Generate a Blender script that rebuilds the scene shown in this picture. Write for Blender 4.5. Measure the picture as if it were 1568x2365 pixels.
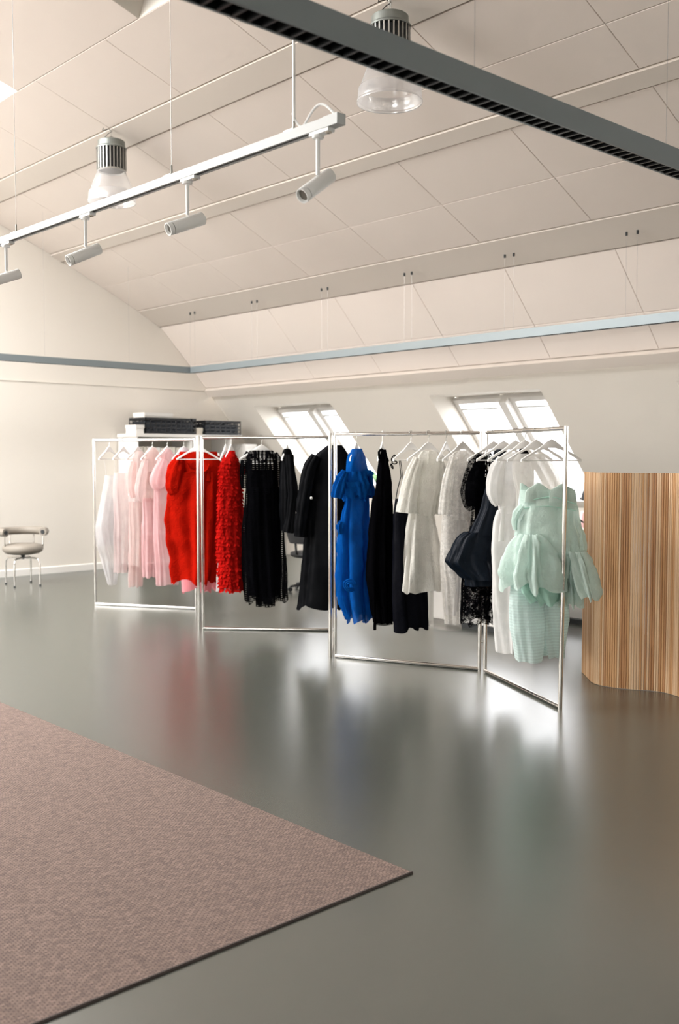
import bpy, math, random
import numpy as np
from mathutils import Vector, noise

random.seed(7)
for o in list(bpy.data.objects):
    bpy.data.objects.remove(o)
scene = bpy.context.scene
COL = scene.collection

# ------------------------------------------------------------------ camera
FPX, PCX, PCY, CAMH = 2340.0, 784.0, 1182.5, 1.607
PITCH, AZ = math.atan(127.5 / 2340.0), math.radians(47.4)
cp, sp = math.cos(PITCH), math.sin(PITCH)
FWD = np.array([math.cos(AZ) * cp, math.sin(AZ) * cp, -sp])
RGT = np.array([math.sin(AZ), -math.cos(AZ), 0.0])
UPV = np.cross(RGT, FWD)
CAM = np.array([0.0, 0.0, CAMH])
cam_d = bpy.data.cameras.new('camera')
cam = bpy.data.objects.new('camera', cam_d)
COL.objects.link(cam)
cam.location = (0, 0, CAMH)
cam.rotation_euler = (math.pi / 2 - PITCH, 0, AZ - math.pi / 2)
cam_d.sensor_fit = 'HORIZONTAL'
cam_d.sensor_width = 36.0
cam_d.lens = FPX / 1568.0 * 36.0
cam_d.clip_end = 300
cam_d.dof.use_dof = True
cam_d.dof.focus_distance = 5.2
cam_d.dof.aperture_fstop = 4.0
scene.camera = cam

# ------------------------------------------------------------------ world, exposure
world = bpy.data.worlds.new('overcast_sky')
scene.world = world
world.use_nodes = True
bg = world.node_tree.nodes['Background']
bg.inputs['Color'].default_value = (1.0, 0.985, 0.96, 1)
bg.inputs['Strength'].default_value = 5.5
scene.view_settings.view_transform = 'Standard'
scene.view_settings.look = 'None'
scene.view_settings.gamma = 1.0
scene.view_settings.use_curve_mapping = False
scene.view_settings.exposure = 1.85
scene.cycles.transparent_max_bounces = 14
scene.cycles.max_bounces = 7
scene.cycles.use_adaptive_sampling = True
scene.cycles.adaptive_threshold = 0.07
scene.cycles.adaptive_min_samples = 20
scene.cycles.diffuse_bounces = 4
scene.cycles.glossy_bounces = 3
scene.cycles.transmission_bounces = 4
scene.cycles.caustics_reflective = False
scene.cycles.caustics_refractive = False
scene.cycles.sample_clamp_indirect = 6.0


def portal(center, nrm, along, sx, sy):
    """daylight portal in a window opening (guides sampling of the sky, adds no light)"""
    ld = bpy.data.lights.new('daylight_portal', 'AREA')
    ld.shape = 'RECTANGLE'
    ld.size, ld.size_y = sx, sy
    ld.cycles.is_portal = True
    lo = bpy.data.objects.new('daylight_portal', ld)
    COL.objects.link(lo)
    z = -Vector(nrm).normalized()          # lights shine along -Z, nrm points into the room
    x = Vector(along).normalized()
    y = z.cross(x)
    from mathutils import Matrix
    m = Matrix((x, y, z)).transposed().to_4x4()
    m.translation = Vector(center)
    lo.matrix_world = m
    return lo


# openings: (y0, y1) along the roof; far mansard, high roof, and the same roof on the other side
EAVE_OPEN = [(10.41, 12.10), (6.88, 8.56), (3.40, 5.22), (-3.0, -1.2)]
HIGH_OPEN = [(9.50, 11.10), (5.60, 7.28)]        # the second is shut by an added panel that stops daylight
BACK_OPEN = [(8.4, 12.7), (-3.0, 0.6)]  # out of view; the second is added to light spots and near channel
RIDGE_OPEN = [(7.4, 9.2), (9.8, 12.5)]             # unseen ridge openings, added to light the far end
LEFT_HIGH = [(9.2, 12.6), (6.4, 8.2)]   # unseen openings in the other roof slope, added for more light
EV0, EV1 = (9.375, 2.367), (10.56, 1.064)      # top / bottom of the mansard openings (x, z)
HI0, HI1 = (3.30, 5.527), (4.49, 5.1465)       # top / bottom of the high openings
RX = 1.0                                       # ridge x
REV = 0.50                                     # depth of the mansard reveals
ne = Vector((-1.1, 0, -1)).normalized()
for y0, y1 in EAVE_OPEN[:3]:
    c = ((EV0[0] + EV1[0]) / 2 + REV + .06, (y0 + y1) / 2, (EV0[1] + EV1[1]) / 2)
    portal(c, ne, (0, 1, 0), y1 - y0, math.hypot(EV1[0] - EV0[0], EV0[1] - EV1[1]))
nh = Vector((-.32, 0, -1)).normalized()
for y0, y1 in RIDGE_OPEN:
    portal((RX, (y0 + y1) / 2, HI0[1] + .03), (0, 0, -1), (0, 1, 0), y1 - y0 + .1, 2 * (HI0[0] - RX) + .1)
for y0, y1 in LEFT_HIGH:
    (xa, za), (xb, zb) = HI0, (5.274, 4.874)
    n_ = Vector((zb - za, 0, -(xb - xa))).normalized()
    n_.x = -n_.x
    portal((2 * RX - (xa + xb) / 2, (y0 + y1) / 2, (za + zb) / 2), n_, (0, 1, 0), y1 - y0, math.hypot(xb - xa, zb - za))
nb = Vector((1.1, 0, -1)).normalized()
for y0, y1 in BACK_OPEN:
    c = (2 * RX - (EV0[0] + EV1[0]) / 2, (y0 + y1) / 2, (EV0[1] + EV1[1]) / 2)
    portal(c, nb, (0, 1, 0), y1 - y0, math.hypot(EV1[0] - EV0[0], EV0[1] - EV1[1]))


# ------------------------------------------------------------------ camera maths (pixel of the 1568x2365 frame -> place in the room)
def ray(x, y):
    return FWD + RGT * ((x - PCX) / FPX) - UPV * ((y - PCY) / FPX)


def on_axis(x, y, axis, val):
    d = ray(x, y)
    return CAM + d * ((val - CAM[axis]) / d[axis])


def floor_pt(x, y):
    return on_axis(x, y, 2, 0.0)


def pxx(p):
    d = np.array(p, float) - CAM
    return PCX + FPX * (d @ RGT) / (d @ FWD)


# ------------------------------------------------------------------ materials
def new_mat(name):
    m = bpy.data.materials.new(name)
    m.use_nodes = True
    nt = m.node_tree
    for n in list(nt.nodes):
        nt.nodes.remove(n)
    out = nt.nodes.new('ShaderNodeOutputMaterial')
    return m, nt, out


def N(nt, typ, **kw):
    n = nt.nodes.new(typ)
    for k, v in kw.items():
        if k in n.inputs:
            n.inputs[k].default_value = v
        else:
            setattr(n, k, v)
    return n


def rgba(c):
    return (c[0], c[1], c[2], 1.0)


def principled(name, col, rough=.5, metal=0., spec=.5, coat=0., bump=None, vary=None, noise_scale=8., coord='Object', coat_rough=.1):
    m, nt, out = new_mat(name)
    b = N(nt, 'ShaderNodeBsdfPrincipled')
    b.inputs['Base Color'].default_value = rgba(col)
    b.inputs['Roughness'].default_value = rough
    b.inputs['Metallic'].default_value = metal
    b.inputs['Specular IOR Level'].default_value = spec
    b.inputs['Coat Weight'].default_value = coat
    b.inputs['Coat Roughness'].default_value = coat_rough
    nt.links.new(b.outputs[0], out.inputs[0])
    tc = N(nt, 'ShaderNodeTexCoord')
    if vary:
        nz = N(nt, 'ShaderNodeTexNoise')
        nz.inputs['Scale'].default_value = noise_scale
        nz.inputs['Detail'].default_value = 5
        nt.links.new(tc.outputs[coord], nz.inputs['Vector'])
        mx = N(nt, 'ShaderNodeMix', data_type='RGBA')
        mx.inputs['A'].default_value = rgba(col)
        mx.inputs['B'].default_value = rgba(vary)
        nt.links.new(nz.outputs['Fac'], mx.inputs['Factor'])
        nt.links.new(mx.outputs['Result'], b.inputs['Base Color'])
    if bump:
        sc, st = bump
        nz2 = N(nt, 'ShaderNodeTexNoise')
        nz2.inputs['Scale'].default_value = sc
        nz2.inputs['Detail'].default_value = 4
        nt.links.new(tc.outputs[coord], nz2.inputs['Vector'])
        bp = N(nt, 'ShaderNodeBump')
        bp.inputs['Strength'].default_value = st
        bp.inputs['Distance'].default_value = .01
        nt.links.new(nz2.outputs['Fac'], bp.inputs['Height'])
        nt.links.new(bp.outputs[0], b.inputs['Normal'])
    return m


M = {}
M['wall'] = principled('painted_plaster', (.80, .755, .69), .75, bump=(60, .05), vary=(.77, .725, .66), noise_scale=1.2)
M['panel'] = principled('ceiling_panel_board', (.82, .738, .68), .85, bump=(300, .08), vary=(.79, .71, .652), noise_scale=2.)
M['beam'] = principled('beam_shaded_paint', (.70, .635, .575), .75)  # darker than the panels: shade on the beams is put into the colour
M['track'] = principled('track_white', (.52, .54, .54), .45)
M['far_wall'] = principled('dark_wall_paint', (.30, .28, .26), .8)
M['backing'] = principled('roof_backing', (.42, .38, .34), .9)
M['white'] = principled('white_paint', (.82, .80, .77), .45)
M['white_gloss'] = principled('white_powder_coat', (.88, .89, .88), .35)
M['hanger'] = principled('hanger_white', (.86, .85, .83), .4)
M['offwhite'] = principled('offwhite_card', (.70, .655, .57), .7)
M['cream'] = principled('cream_leather', (.27, .24, .205), .55, bump=(120, .1))
M['chrome'] = principled('polished_chrome', (.66, .64, .61), .12, metal=1.)
M['steel'] = principled('brushed_steel', (.46, .46, .44), .32, metal=1.)
M['wire'] = principled('steel_wire', (.45, .43, .42), .4, metal=.6)
M['fin'] = principled('cast_aluminium', (.62, .62, .60), .3, metal=.9)
M['cap'] = principled('painted_cast_cap', (.25, .27, .255), .42, metal=.5)
M['dark'] = principled('dark_metal', (.015, .018, .02), .5)
M['black'] = principled('black_plastic', (.012, .013, .016), .45)
M['channel'] = principled('grey_blue_channel', (.24, .28, .298), .45, metal=.3)
M['louvre'] = principled('black_louvre', (.012, .013, .014), .4)
M['glassy_grey'] = principled('outside_roof', (.34, .35, .37), .8)
M['pink_paper'] = principled('pink_paper', (.75, .42, .42), .7)
M['grey_paint'] = principled('grey_paint', (.33, .32, .30), .6)
M['yellow'] = principled('yellow_card', (.75, .6, .2), .6)
M['leaf'] = principled('leaf_green', (.08, .17, .05), .5)
M['terracotta'] = principled('pale_pot', (.6, .55, .5), .6)


def floor_material():
    m, nt, out = new_mat('poured_grey_floor')
    b = N(nt, 'ShaderNodeBsdfPrincipled')
    tc = N(nt, 'ShaderNodeTexCoord')
    n1 = N(nt, 'ShaderNodeTexNoise', Scale=.35, Detail=1.)
    nt.links.new(tc.outputs['Object'], n1.inputs['Vector'])
    cr = N(nt, 'ShaderNodeValToRGB')
    cr.color_ramp.elements[0].position = .3
    cr.color_ramp.elements[0].color = (.062, .068, .058, 1)
    cr.color_ramp.elements[1].position = .75
    cr.color_ramp.elements[1].color = (.068, .074, .063, 1)
    nt.links.new(n1.outputs['Fac'], cr.inputs['Fac'])
    nt.links.new(cr.outputs['Color'], b.inputs['Base Color'])
    b.inputs['Roughness'].default_value = .26
    b.inputs['IOR'].default_value = 2.3
    nt.links.new(b.outputs[0], out.inputs[0])
    return m


M['floor'] = floor_material()


def rug_material():
    m, nt, out = new_mat('woven_rug')
    b = N(nt, 'ShaderNodeBsdfPrincipled')
    b.inputs['Roughness'].default_value = .95
    b.inputs['Specular IOR Level'].default_value = .1
    tc = N(nt, 'ShaderNodeTexCoord')
    br = N(nt, 'ShaderNodeTexBrick')
    br.inputs['Scale'].default_value = 1.0
    br.inputs['Brick Width'].default_value = .022
    br.inputs['Row Height'].default_value = .009
    br.inputs['Mortar Size'].default_value = .0016
    br.inputs['Mortar Smooth'].default_value = .6
    br.inputs['Color1'].default_value = (.30, .222, .192, 1)
    br.inputs['Color2'].default_value = (.20, .152, .135, 1)
    br.inputs['Mortar'].default_value = (.085, .064, .058, 1)
    nt.links.new(tc.outputs['Object'], br.inputs['Vector'])
    nz = N(nt, 'ShaderNodeTexNoise', Scale=90., Detail=3.)
    nt.links.new(tc.outputs['Object'], nz.inputs['Vector'])
    mx = N(nt, 'ShaderNodeMix', data_type='RGBA', blend_type='OVERLAY')
    mx.inputs['Factor'].default_value = .35
    nt.links.new(br.outputs['Color'], mx.inputs['A'])
    nt.links.new(nz.outputs['Fac'], mx.inputs['B'])
    nt.links.new(mx.outputs['Result'], b.inputs['Base Color'])
    bp = N(nt, 'ShaderNodeBump', Strength=.7, Distance=.004)
    inv = N(nt, 'ShaderNodeMath', operation='SUBTRACT')
    inv.inputs[0].default_value = 1.
    nt.links.new(br.outputs['Fac'], inv.inputs[1])
    nt.links.new(inv.outputs[0], bp.inputs['Height'])
    nt.links.new(bp.outputs[0], b.inputs['Normal'])
    nt.links.new(b.outputs[0], out.inputs[0])
    return m


M['rug'] = rug_material()


def wood_material(name, ca, cb):
    m, nt, out = new_mat(name)
    b = N(nt, 'ShaderNodeBsdfPrincipled')
    b.inputs['Roughness'].default_value = .5
    tc = N(nt, 'ShaderNodeTexCoord')
    oi = N(nt, 'ShaderNodeObjectInfo')
    ad = N(nt, 'ShaderNodeVectorMath', operation='ADD')
    nt.links.new(tc.outputs['Object'], ad.inputs[0])
    nt.links.new(oi.outputs['Random'], ad.inputs[1])
    mp = N(nt, 'ShaderNodeMapping')
    mp.inputs['Scale'].default_value = (160, 160, 2.2)
    nt.links.new(ad.outputs[0], mp.inputs['Vector'])
    nz = N(nt, 'ShaderNodeTexNoise', Scale=1., Detail=5., Distortion=.4)
    nt.links.new(mp.outputs[0], nz.inputs['Vector'])
    cr = N(nt, 'ShaderNodeValToRGB')
    cr.color_ramp.elements[0].position = .3
    cr.color_ramp.elements[0].color = rgba(ca)
    cr.color_ramp.elements[1].position = .72
    cr.color_ramp.elements[1].color = rgba(cb)
    nt.links.new(nz.outputs['Fac'], cr.inputs['Fac'])
    nt.links.new(cr.outputs['Color'], b.inputs['Base Color'])
    nt.links.new(b.outputs[0], out.inputs[0])
    return m


M['pine_a'] = wood_material('pine_light', (.56, .36, .20), (.74, .54, .35))
M['pine_b'] = wood_material('pine_honey', (.44, .23, .095), (.60, .36, .175))
M['pine_c'] = wood_material('pine_red', (.33, .155, .06), (.50, .27, .125))


def glass_material(name, tint, gloss, rough, ribs=0.):
    """thin clear sheet: mostly see-through, mirror-like at grazing angles"""
    m, nt, out = new_mat(name)
    tr = N(nt, 'ShaderNodeBsdfTransparent', Color=rgba(tint))
    gl = N(nt, 'ShaderNodeBsdfGlossy', Roughness=rough)
    fr = N(nt, 'ShaderNodeFresnel', IOR=1.45)
    ad = N(nt, 'ShaderNodeMath', operation='ADD', use_clamp=True)
    ad.inputs[1].default_value = gloss
    nt.links.new(fr.outputs[0], ad.inputs[0])
    mx = N(nt, 'ShaderNodeMixShader')
    nt.links.new(ad.outputs[0], mx.inputs['Fac'])
    nt.links.new(tr.outputs[0], mx.inputs[1])
    nt.links.new(gl.outputs[0], mx.inputs[2])
    nt.links.new(mx.outputs[0], out.inputs[0])
    return m


M['pane'] = glass_material('sky_dimming_glass', (.40, .41, .43), .0, .02)  # grey tint added to dim the sky behind the panes and its reflections


def acrylic_material(name, white, gloss):
    m, nt, out = new_mat(name)
    tr = N(nt, 'ShaderNodeBsdfTransparent', Color=(.96, .96, .96, 1))
    gl = N(nt, 'ShaderNodeBsdfGlossy', Roughness=.18)
    tl = N(nt, 'ShaderNodeBsdfTranslucent', Color=(.9, .9, .92, 1))
    df = N(nt, 'ShaderNodeBsdfDiffuse', Color=(.85, .85, .87, 1))
    a = N(nt, 'ShaderNodeMixShader', Fac=.5)
    nt.links.new(tl.outputs[0], a.inputs[1])
    nt.links.new(df.outputs[0], a.inputs[2])
    b = N(nt, 'ShaderNodeMixShader', Fac=gloss)
    nt.links.new(a.outputs[0], b.inputs[1])
    nt.links.new(gl.outputs[0], b.inputs[2])
    c = N(nt, 'ShaderNodeMixShader', Fac=white)
    nt.links.new(tr.outputs[0], c.inputs[1])
    nt.links.new(b.outputs[0], c.inputs[2])
    nt.links.new(c.outputs[0], out.inputs[0])
    return m


M['acrylic'] = acrylic_material('prismatic_acrylic', .40, .4)
M['acrylic_band'] = acrylic_material('prismatic_acrylic_rim', .78, .45)


def fabric(name, col, alpha=1., transl=.3, pattern=None, pscale=60., hole=.0, vary=.12, bump=(90, .25), sheen=0.):
    """cloth: diffuse and translucent, open weave where the pattern has holes"""
    m, nt, out = new_mat(name)
    tc = N(nt, 'ShaderNodeTexCoord')
    nz = N(nt, 'ShaderNodeTexNoise', Scale=14., Detail=4.)
    nt.links.new(tc.outputs['Object'], nz.inputs['Vector'])
    mx = N(nt, 'ShaderNodeMix', data_type='RGBA')
    mx.inputs['A'].default_value = rgba([c * (1 - vary) for c in col])
    mx.inputs['B'].default_value = rgba([min(1., c * (1 + vary)) for c in col])
    nt.links.new(nz.outputs['Fac'], mx.inputs['Factor'])
    df = N(nt, 'ShaderNodeBsdfDiffuse', Roughness=.6)
    tl = N(nt, 'ShaderNodeBsdfTranslucent')
    nt.links.new(mx.outputs['Result'], df.inputs['Color'])
    nt.links.new(mx.outputs['Result'], tl.inputs['Color'])
    sh = N(nt, 'ShaderNodeMixShader', Fac=transl)
    nt.links.new(df.outputs[0], sh.inputs[1])
    nt.links.new(tl.outputs[0], sh.inputs[2])
    last = sh
    if sheen:
        gl = N(nt, 'ShaderNodeBsdfGlossy', Roughness=.45, Color=(.9, .9, .95, 1))
        sg = N(nt, 'ShaderNodeMixShader', Fac=sheen)
        nt.links.new(sh.outputs[0], sg.inputs[1])
        nt.links.new(gl.outputs[0], sg.inputs[2])
        last = sg
    if bump:
        n2 = N(nt, 'ShaderNodeTexNoise', Scale=float(bump[0]), Detail=3.)
        nt.links.new(tc.outputs['Object'], n2.inputs['Vector'])
        bp = N(nt, 'ShaderNodeBump', Strength=bump[1], Distance=.01)
        nt.links.new(n2.outputs['Fac'], bp.inputs['Height'])
        nt.links.new(bp.outputs[0], df.inputs['Normal'])
        nt.links.new(bp.outputs[0], tl.inputs['Normal'])
    if pattern is None and alpha >= 1:
        nt.links.new(last.outputs[0], out.inputs[0])
        return m
    tr = N(nt, 'ShaderNodeBsdfTransparent')
    fm = N(nt, 'ShaderNodeMixShader', Fac=alpha)
    nt.links.new(tr.outputs[0], fm.inputs[1])
    nt.links.new(last.outputs[0], fm.inputs[2])
    if pattern == 'lace':
        vo = N(nt, 'ShaderNodeTexVoronoi', feature='DISTANCE_TO_EDGE', Scale=pscale)
        nd = N(nt, 'ShaderNodeTexNoise', Scale=pscale * .35, Detail=2.)
        nt.links.new(tc.outputs['Object'], vo.inputs['Vector'])
        nt.links.new(tc.outputs['Object'], nd.inputs['Vector'])
        s = N(nt, 'ShaderNodeMath', operation='ADD')
        nt.links.new(vo.outputs['Distance'], s.inputs[0])
        nt.links.new(nd.outputs['Fac'], s.inputs[1])
        mr = N(nt, 'ShaderNodeMapRange')
        mr.inputs['From Min'].default_value = .52
        mr.inputs['From Max'].default_value = .66
        mr.inputs['To Min'].default_value = alpha
        mr.inputs['To Max'].default_value = hole
        nt.links.new(s.outputs[0], mr.inputs['Value'])
        nt.links.new(mr.outputs['Result'], fm.inputs['Fac'])
    elif pattern in ('check', 'stripe'):
        sx = N(nt, 'ShaderNodeSeparateXYZ')
        nt.links.new(tc.outputs['Object'], sx.inputs[0])
        facs = []
        for ax, per in ((('Z', pscale),) if pattern == 'stripe' else (('Z', pscale), ('X', pscale * .6), )):
            mu = N(nt, 'ShaderNodeMath', operation='MULTIPLY')
            mu.inputs[1].default_value = per
            nt.links.new(sx.outputs[ax], mu.inputs[0])
            si = N(nt, 'ShaderNodeMath', operation='SINE')
            nt.links.new(mu.outputs[0], si.inputs[0])
            gt = N(nt, 'ShaderNodeMapRange')
            gt.inputs['From Min'].default_value = -.2
            gt.inputs['From Max'].default_value = .3
            gt.inputs['To Min'].default_value = hole
            gt.inputs['To Max'].default_value = alpha
            nt.links.new(si.outputs[0], gt.inputs['Value'])
            facs.append(gt.outputs['Result'])
        if len(facs) == 2:
            mm = N(nt, 'ShaderNodeMath', operation='MAXIMUM')
            nt.links.new(facs[0], mm.inputs[0])
            nt.links.new(facs[1], mm.inputs[1])
            nt.links.new(mm.outputs[0], fm.inputs['Fac'])
        else:
            nt.links.new(facs[0], fm.inputs['Fac'])
    nt.links.new(fm.outputs[0], out.inputs[0])
    return m


M['f_white_sheer'] = fabric('white_organza', (.80, .79, .80), .50, .45)
M['f_pale_pink'] = fabric('pale_pink_organza', (.84, .72, .71), .55, .45)
M['f_blush'] = fabric('blush_organza', (.83, .66, .635), .58, .45)
M['f_pink'] = fabric('pink_organza', (.84, .60, .61), .66, .45)
M['f_rose'] = fabric('rose_satin', (.88, .38, .42), .92, .4)
M['f_lilac'] = fabric('lilac_white_organza', (.82, .73, .78), .7, .45)
M['f_red'] = fabric('red_cloque', (.50, .011, .004), 1., .18, bump=(70, 1.))
M['f_red_petal'] = fabric('red_petal_cloth', (.55, .012, .009), 1., .3, bump=(60, .6))
M['f_black'] = fabric('black_cloth', (.0025, .0025, .0032), 1., .05, bump=(60, .4))
M['f_black_coat'] = fabric('black_coat_cloth', (.003, .0034, .0042), 1., .05, bump=(45, .6), sheen=.004)
M['f_black_sheer'] = fabric('black_chiffon', (.003, .003, .0038), .9, .15)
M['f_black_check'] = fabric('black_check_organza', (.003, .003, .0038), .97, .1, pattern='check', pscale=330., hole=.22)
M['f_black_lace'] = fabric('black_lace', (.003, .003, .0038), 1., .1, pattern='lace', pscale=70., hole=.35)
M['f_velvet'] = fabric('black_floral_velvet', (.003, .0034, .006), 1., .05, bump=(40, 1.), sheen=.004)
M['f_blue'] = fabric('cobalt_organza', (.005, .11, .44), .95, .35, vary=.25, bump=(40, .5))
M['f_blue_dark'] = fabric('cobalt_organza_ruffle', (.006, .115, .45), .95, .3, vary=.35, bump=(50, .8))
M['f_ivory'] = fabric('ivory_cloque', (.92, .89, .84), 1., .35, bump=(120, .9))
M['f_white_lace'] = fabric('white_lace', (.90, .88, .85), .95, .4, pattern='lace', pscale=110., hole=.66)
M['f_tulle'] = fabric('ivory_tulle', (.84, .80, .74), .22, .5)
M['f_navy'] = fabric('navy_taffeta', (.0025, .006, .012), 1., .05, bump=(35, .7), sheen=.010)
M['f_white_voile'] = fabric('white_voile', (.88, .875, .865), .88, .4)
M['f_white_mesh'] = fabric('white_mesh', (.80, .785, .76), .55, .45, bump=(60, .6))
M['f_mint'] = fabric('mint_organza', (.78, .905, .86), .93, .38, vary=.10, bump=(60, .5))
M['f_mint_deep'] = fabric('mint_organza_lining', (.56, .79, .70), 1., .35, vary=.10)  # deeper green, with shade inside the mint dress put into the colour
M['f_mint_band'] = fabric('mint_grey_cloth', (.74, .85, .80), 1., .3)
M['f_mint_stripe'] = fabric('mint_striped_organza', (.76, .88, .86), .97, .4, pattern='stripe', pscale=330., hole=.86)


# ------------------------------------------------------------------ mesh helpers
class MB:
    def __init__(s):
        s.v, s.f = [], []

    def add(s, verts, faces):
        b = len(s.v)
        s.v += [tuple(p) for p in verts]
        s.f += [tuple(i + b for i in f) for f in faces]
        return s

    def box(s, lo, hi):
        x0, y0, z0 = lo
        x1, y1, z1 = hi
        return s.add([(x0, y0, z0), (x1, y0, z0), (x1, y1, z0), (x0, y1, z0), (x0, y0, z1), (x1, y0, z1), (x1, y1, z1), (x0, y1, z1)],
                     [(0, 3, 2, 1), (4, 5, 6, 7), (0, 1, 5, 4), (1, 2, 6, 5), (2, 3, 7, 6), (3, 0, 4, 7)])

    def hexa(s, bottom, top):
        """bottom, top: four points each"""
        return s.add(list(bottom) + list(top), [(0, 3, 2, 1), (4, 5, 6, 7), (0, 1, 5, 4), (1, 2, 6, 5), (2, 3, 7, 6), (3, 0, 4, 7)])

    def rings(s, rings, cap0=True, cap1=True, closed=True):
        n = len(rings[0])
        vs = [p for r in rings for p in r]
        fs = []
        for i in range(len(rings) - 1):
            for j in range(n if closed else n - 1):
                a, b = i * n + j, i * n + (j + 1) % n
                fs.append((a, b, b + n, a + n))
        if cap0:
            fs.append(tuple(range(n - 1, -1, -1)))
        if cap1:
            fs.append(tuple((len(rings) - 1) * n + k for k in range(n)))
        return s.add(vs, fs)

    def tube(s, pts, r, n=10, caps=True):
        """round bar through points; r one radius or one per point"""
        P = [Vector(p) for p in pts]
        R = r if isinstance(r, (list, tuple)) else [r] * len(P)
        T = []
        for i in range(len(P)):
            a, b = P[max(i - 1, 0)], P[min(i + 1, len(P) - 1)]
            T.append((b - a).normalized())
        ref = Vector((0, 0, 1)) if abs(T[0].z) < .9 else Vector((1, 0, 0))
        e1 = T[0].cross(ref).normalized()
        rings = []
        for i in range(len(P)):
            e1 = (e1 - T[i] * e1.dot(T[i])).normalized()
            e2 = T[i].cross(e1)
            rings.append([P[i] + (e1 * math.cos(2 * math.pi * k / n) + e2 * math.sin(2 * math.pi * k / n)) * R[i] for k in range(n)])
        return s.rings(rings, caps, caps)

    def lathe(s, prof, n=32, center=(0, 0, 0), cap0=False, cap1=False):
        cx, cy, cz = center
        return s.rings([[(cx + r * math.cos(2 * math.pi * k / n), cy + r * math.sin(2 * math.pi * k / n), cz + z) for k in range(n)] for r, z in prof], cap0, cap1)

    def mesh(s, name, origin=(0, 0, 0), smooth=True, angle=40):
        me = bpy.data.meshes.new(name)
        ox, oy, oz = origin
        me.from_pydata([(float(a) - ox, float(b) - oy, float(c) - oz) for a, b, c in s.v], [], s.f)
        me.update()
        if smooth:
            me.polygons.foreach_set('use_smooth', [True] * len(me.polygons))
            if angle:
                me.set_sharp_from_angle(angle=math.radians(angle))
        return me

    def build(s, name, mat, parent=None, smooth=True, angle=40, label=None, origin=None):
        root = parent
        while root is not None and root.parent is not None:
            root = root.parent
        org = origin if origin is not None else (tuple(root.location) if root is not None else (0, 0, 0))
        me = s.mesh(name, org, smooth, angle)
        me.materials.append(M[mat] if isinstance(mat, str) else mat)
        o = bpy.data.objects.new(name, me)
        COL.objects.link(o)
        if parent is not None:
            o.parent = parent
        elif origin is not None:
            o.location = origin
        if label:
            o['label'] = label
        return o


def tag(o, label, cat, group=None):
    o['label'] = label
    o['category'] = cat
    if group:
        o['group'] = group
    return o


def thing(name, label, cat, loc, rotz=0., group=None):
    o = bpy.data.objects.new(name, None)
    o.empty_display_size = .1
    COL.objects.link(o)
    o.location = tuple(float(a) for a in loc)
    o.rotation_euler = (0, 0, rotz)
    return tag(o, label, cat, group)


def struct(o):
    o['kind'] = 'structure'
    return o


def share(name, me, parent, loc=(0, 0, 0), rot=(0, 0, 0)):
    """an object that shares mesh data, placed in its parent's space"""
    o = bpy.data.objects.new(name, me)
    COL.objects.link(o)
    o.parent = parent
    o.location = loc
    o.rotation_euler = rot
    return o


# ================================================================== THE ROOM
YG, YB = 12.95, -6.0
XK = 10.65
mb = MB().box((2 * RX - XK - .2, YB - .2, -.1), (XK + .2, YG + .2, 0))
floor = struct(mb.build('floor', 'floor', smooth=False))

PROF = [(RX, 6.2), (HI0[0], HI0[1]), (HI1[0], HI1[1]), (5.274, 4.874), (5.56, 4.765), (6.109, 4.546), (6.553, 4.359), (6.733, 4.28),
        (7.341, 4.0), (7.91, 3.727), (8.3, 3.524), (8.806, 2.993), (9.106, 2.663), (9.218, 2.54)]
MANS = [(9.218, 2.54), EV0, EV1, (10.60, 1.02), (XK, .98)]
OFF = .034


def offs(P, d):
    """offset a profile outward (away from the room) by d"""
    out = []
    for i, p in enumerate(P):
        a, b = P[max(i - 1, 0)], P[min(i + 1, len(P) - 1)]
        t = Vector((b[0] - a[0], b[1] - a[1])).normalized()
        out.append((p[0] - t.y * d, p[1] + t.x * d))
    return out


def strip(mb, p, q, y0, y1, mirror=False):
    a = [(p[0], y0, p[1]), (p[0], y1, p[1]), (q[0], y1, q[1]), (q[0], y0, q[1])]
    if mirror:
        a = [(2 * RX - x, y, z) for x, y, z in a]
    mb.add(a, [(0, 1, 2, 3)])


def solid_runs(openings):
    ys, cur = [], YB - .1
    for y0, y1 in sorted(openings):
        ys.append((cur, y0))
        cur = y1
    ys.append((cur, YG + .1))
    return ys


# roof backing (dark behind the joints), with the high openings left out
mb = MB()
PO = offs(PROF, OFF)
for i in range(len(PO) - 1):
    if i in (0, 1):
        for y0, y1 in solid_runs(HIGH_OPEN if i else RIDGE_OPEN):
            strip(mb, PO[i], PO[i + 1], y0, y1)
    else:
        strip(mb, PO[i], PO[i + 1], YB - .1, YG + .1)
    if i in (0, 1, 2):
        for y0, y1 in solid_runs(LEFT_HIGH if i else RIDGE_OPEN):
            strip(mb, PROF[i], PROF[i + 1], y0, y1, mirror=True)
    else:
        strip(mb, PROF[i], PROF[i + 1], YB - .1, YG + .1, mirror=True)
ceiling = struct(mb.build('ceiling', 'backing', smooth=False))
ceiling.data.materials.append(M['panel'])
for p in ceiling.data.polygons:
    if p.center.x < RX:
        p.material_index = 1

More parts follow.
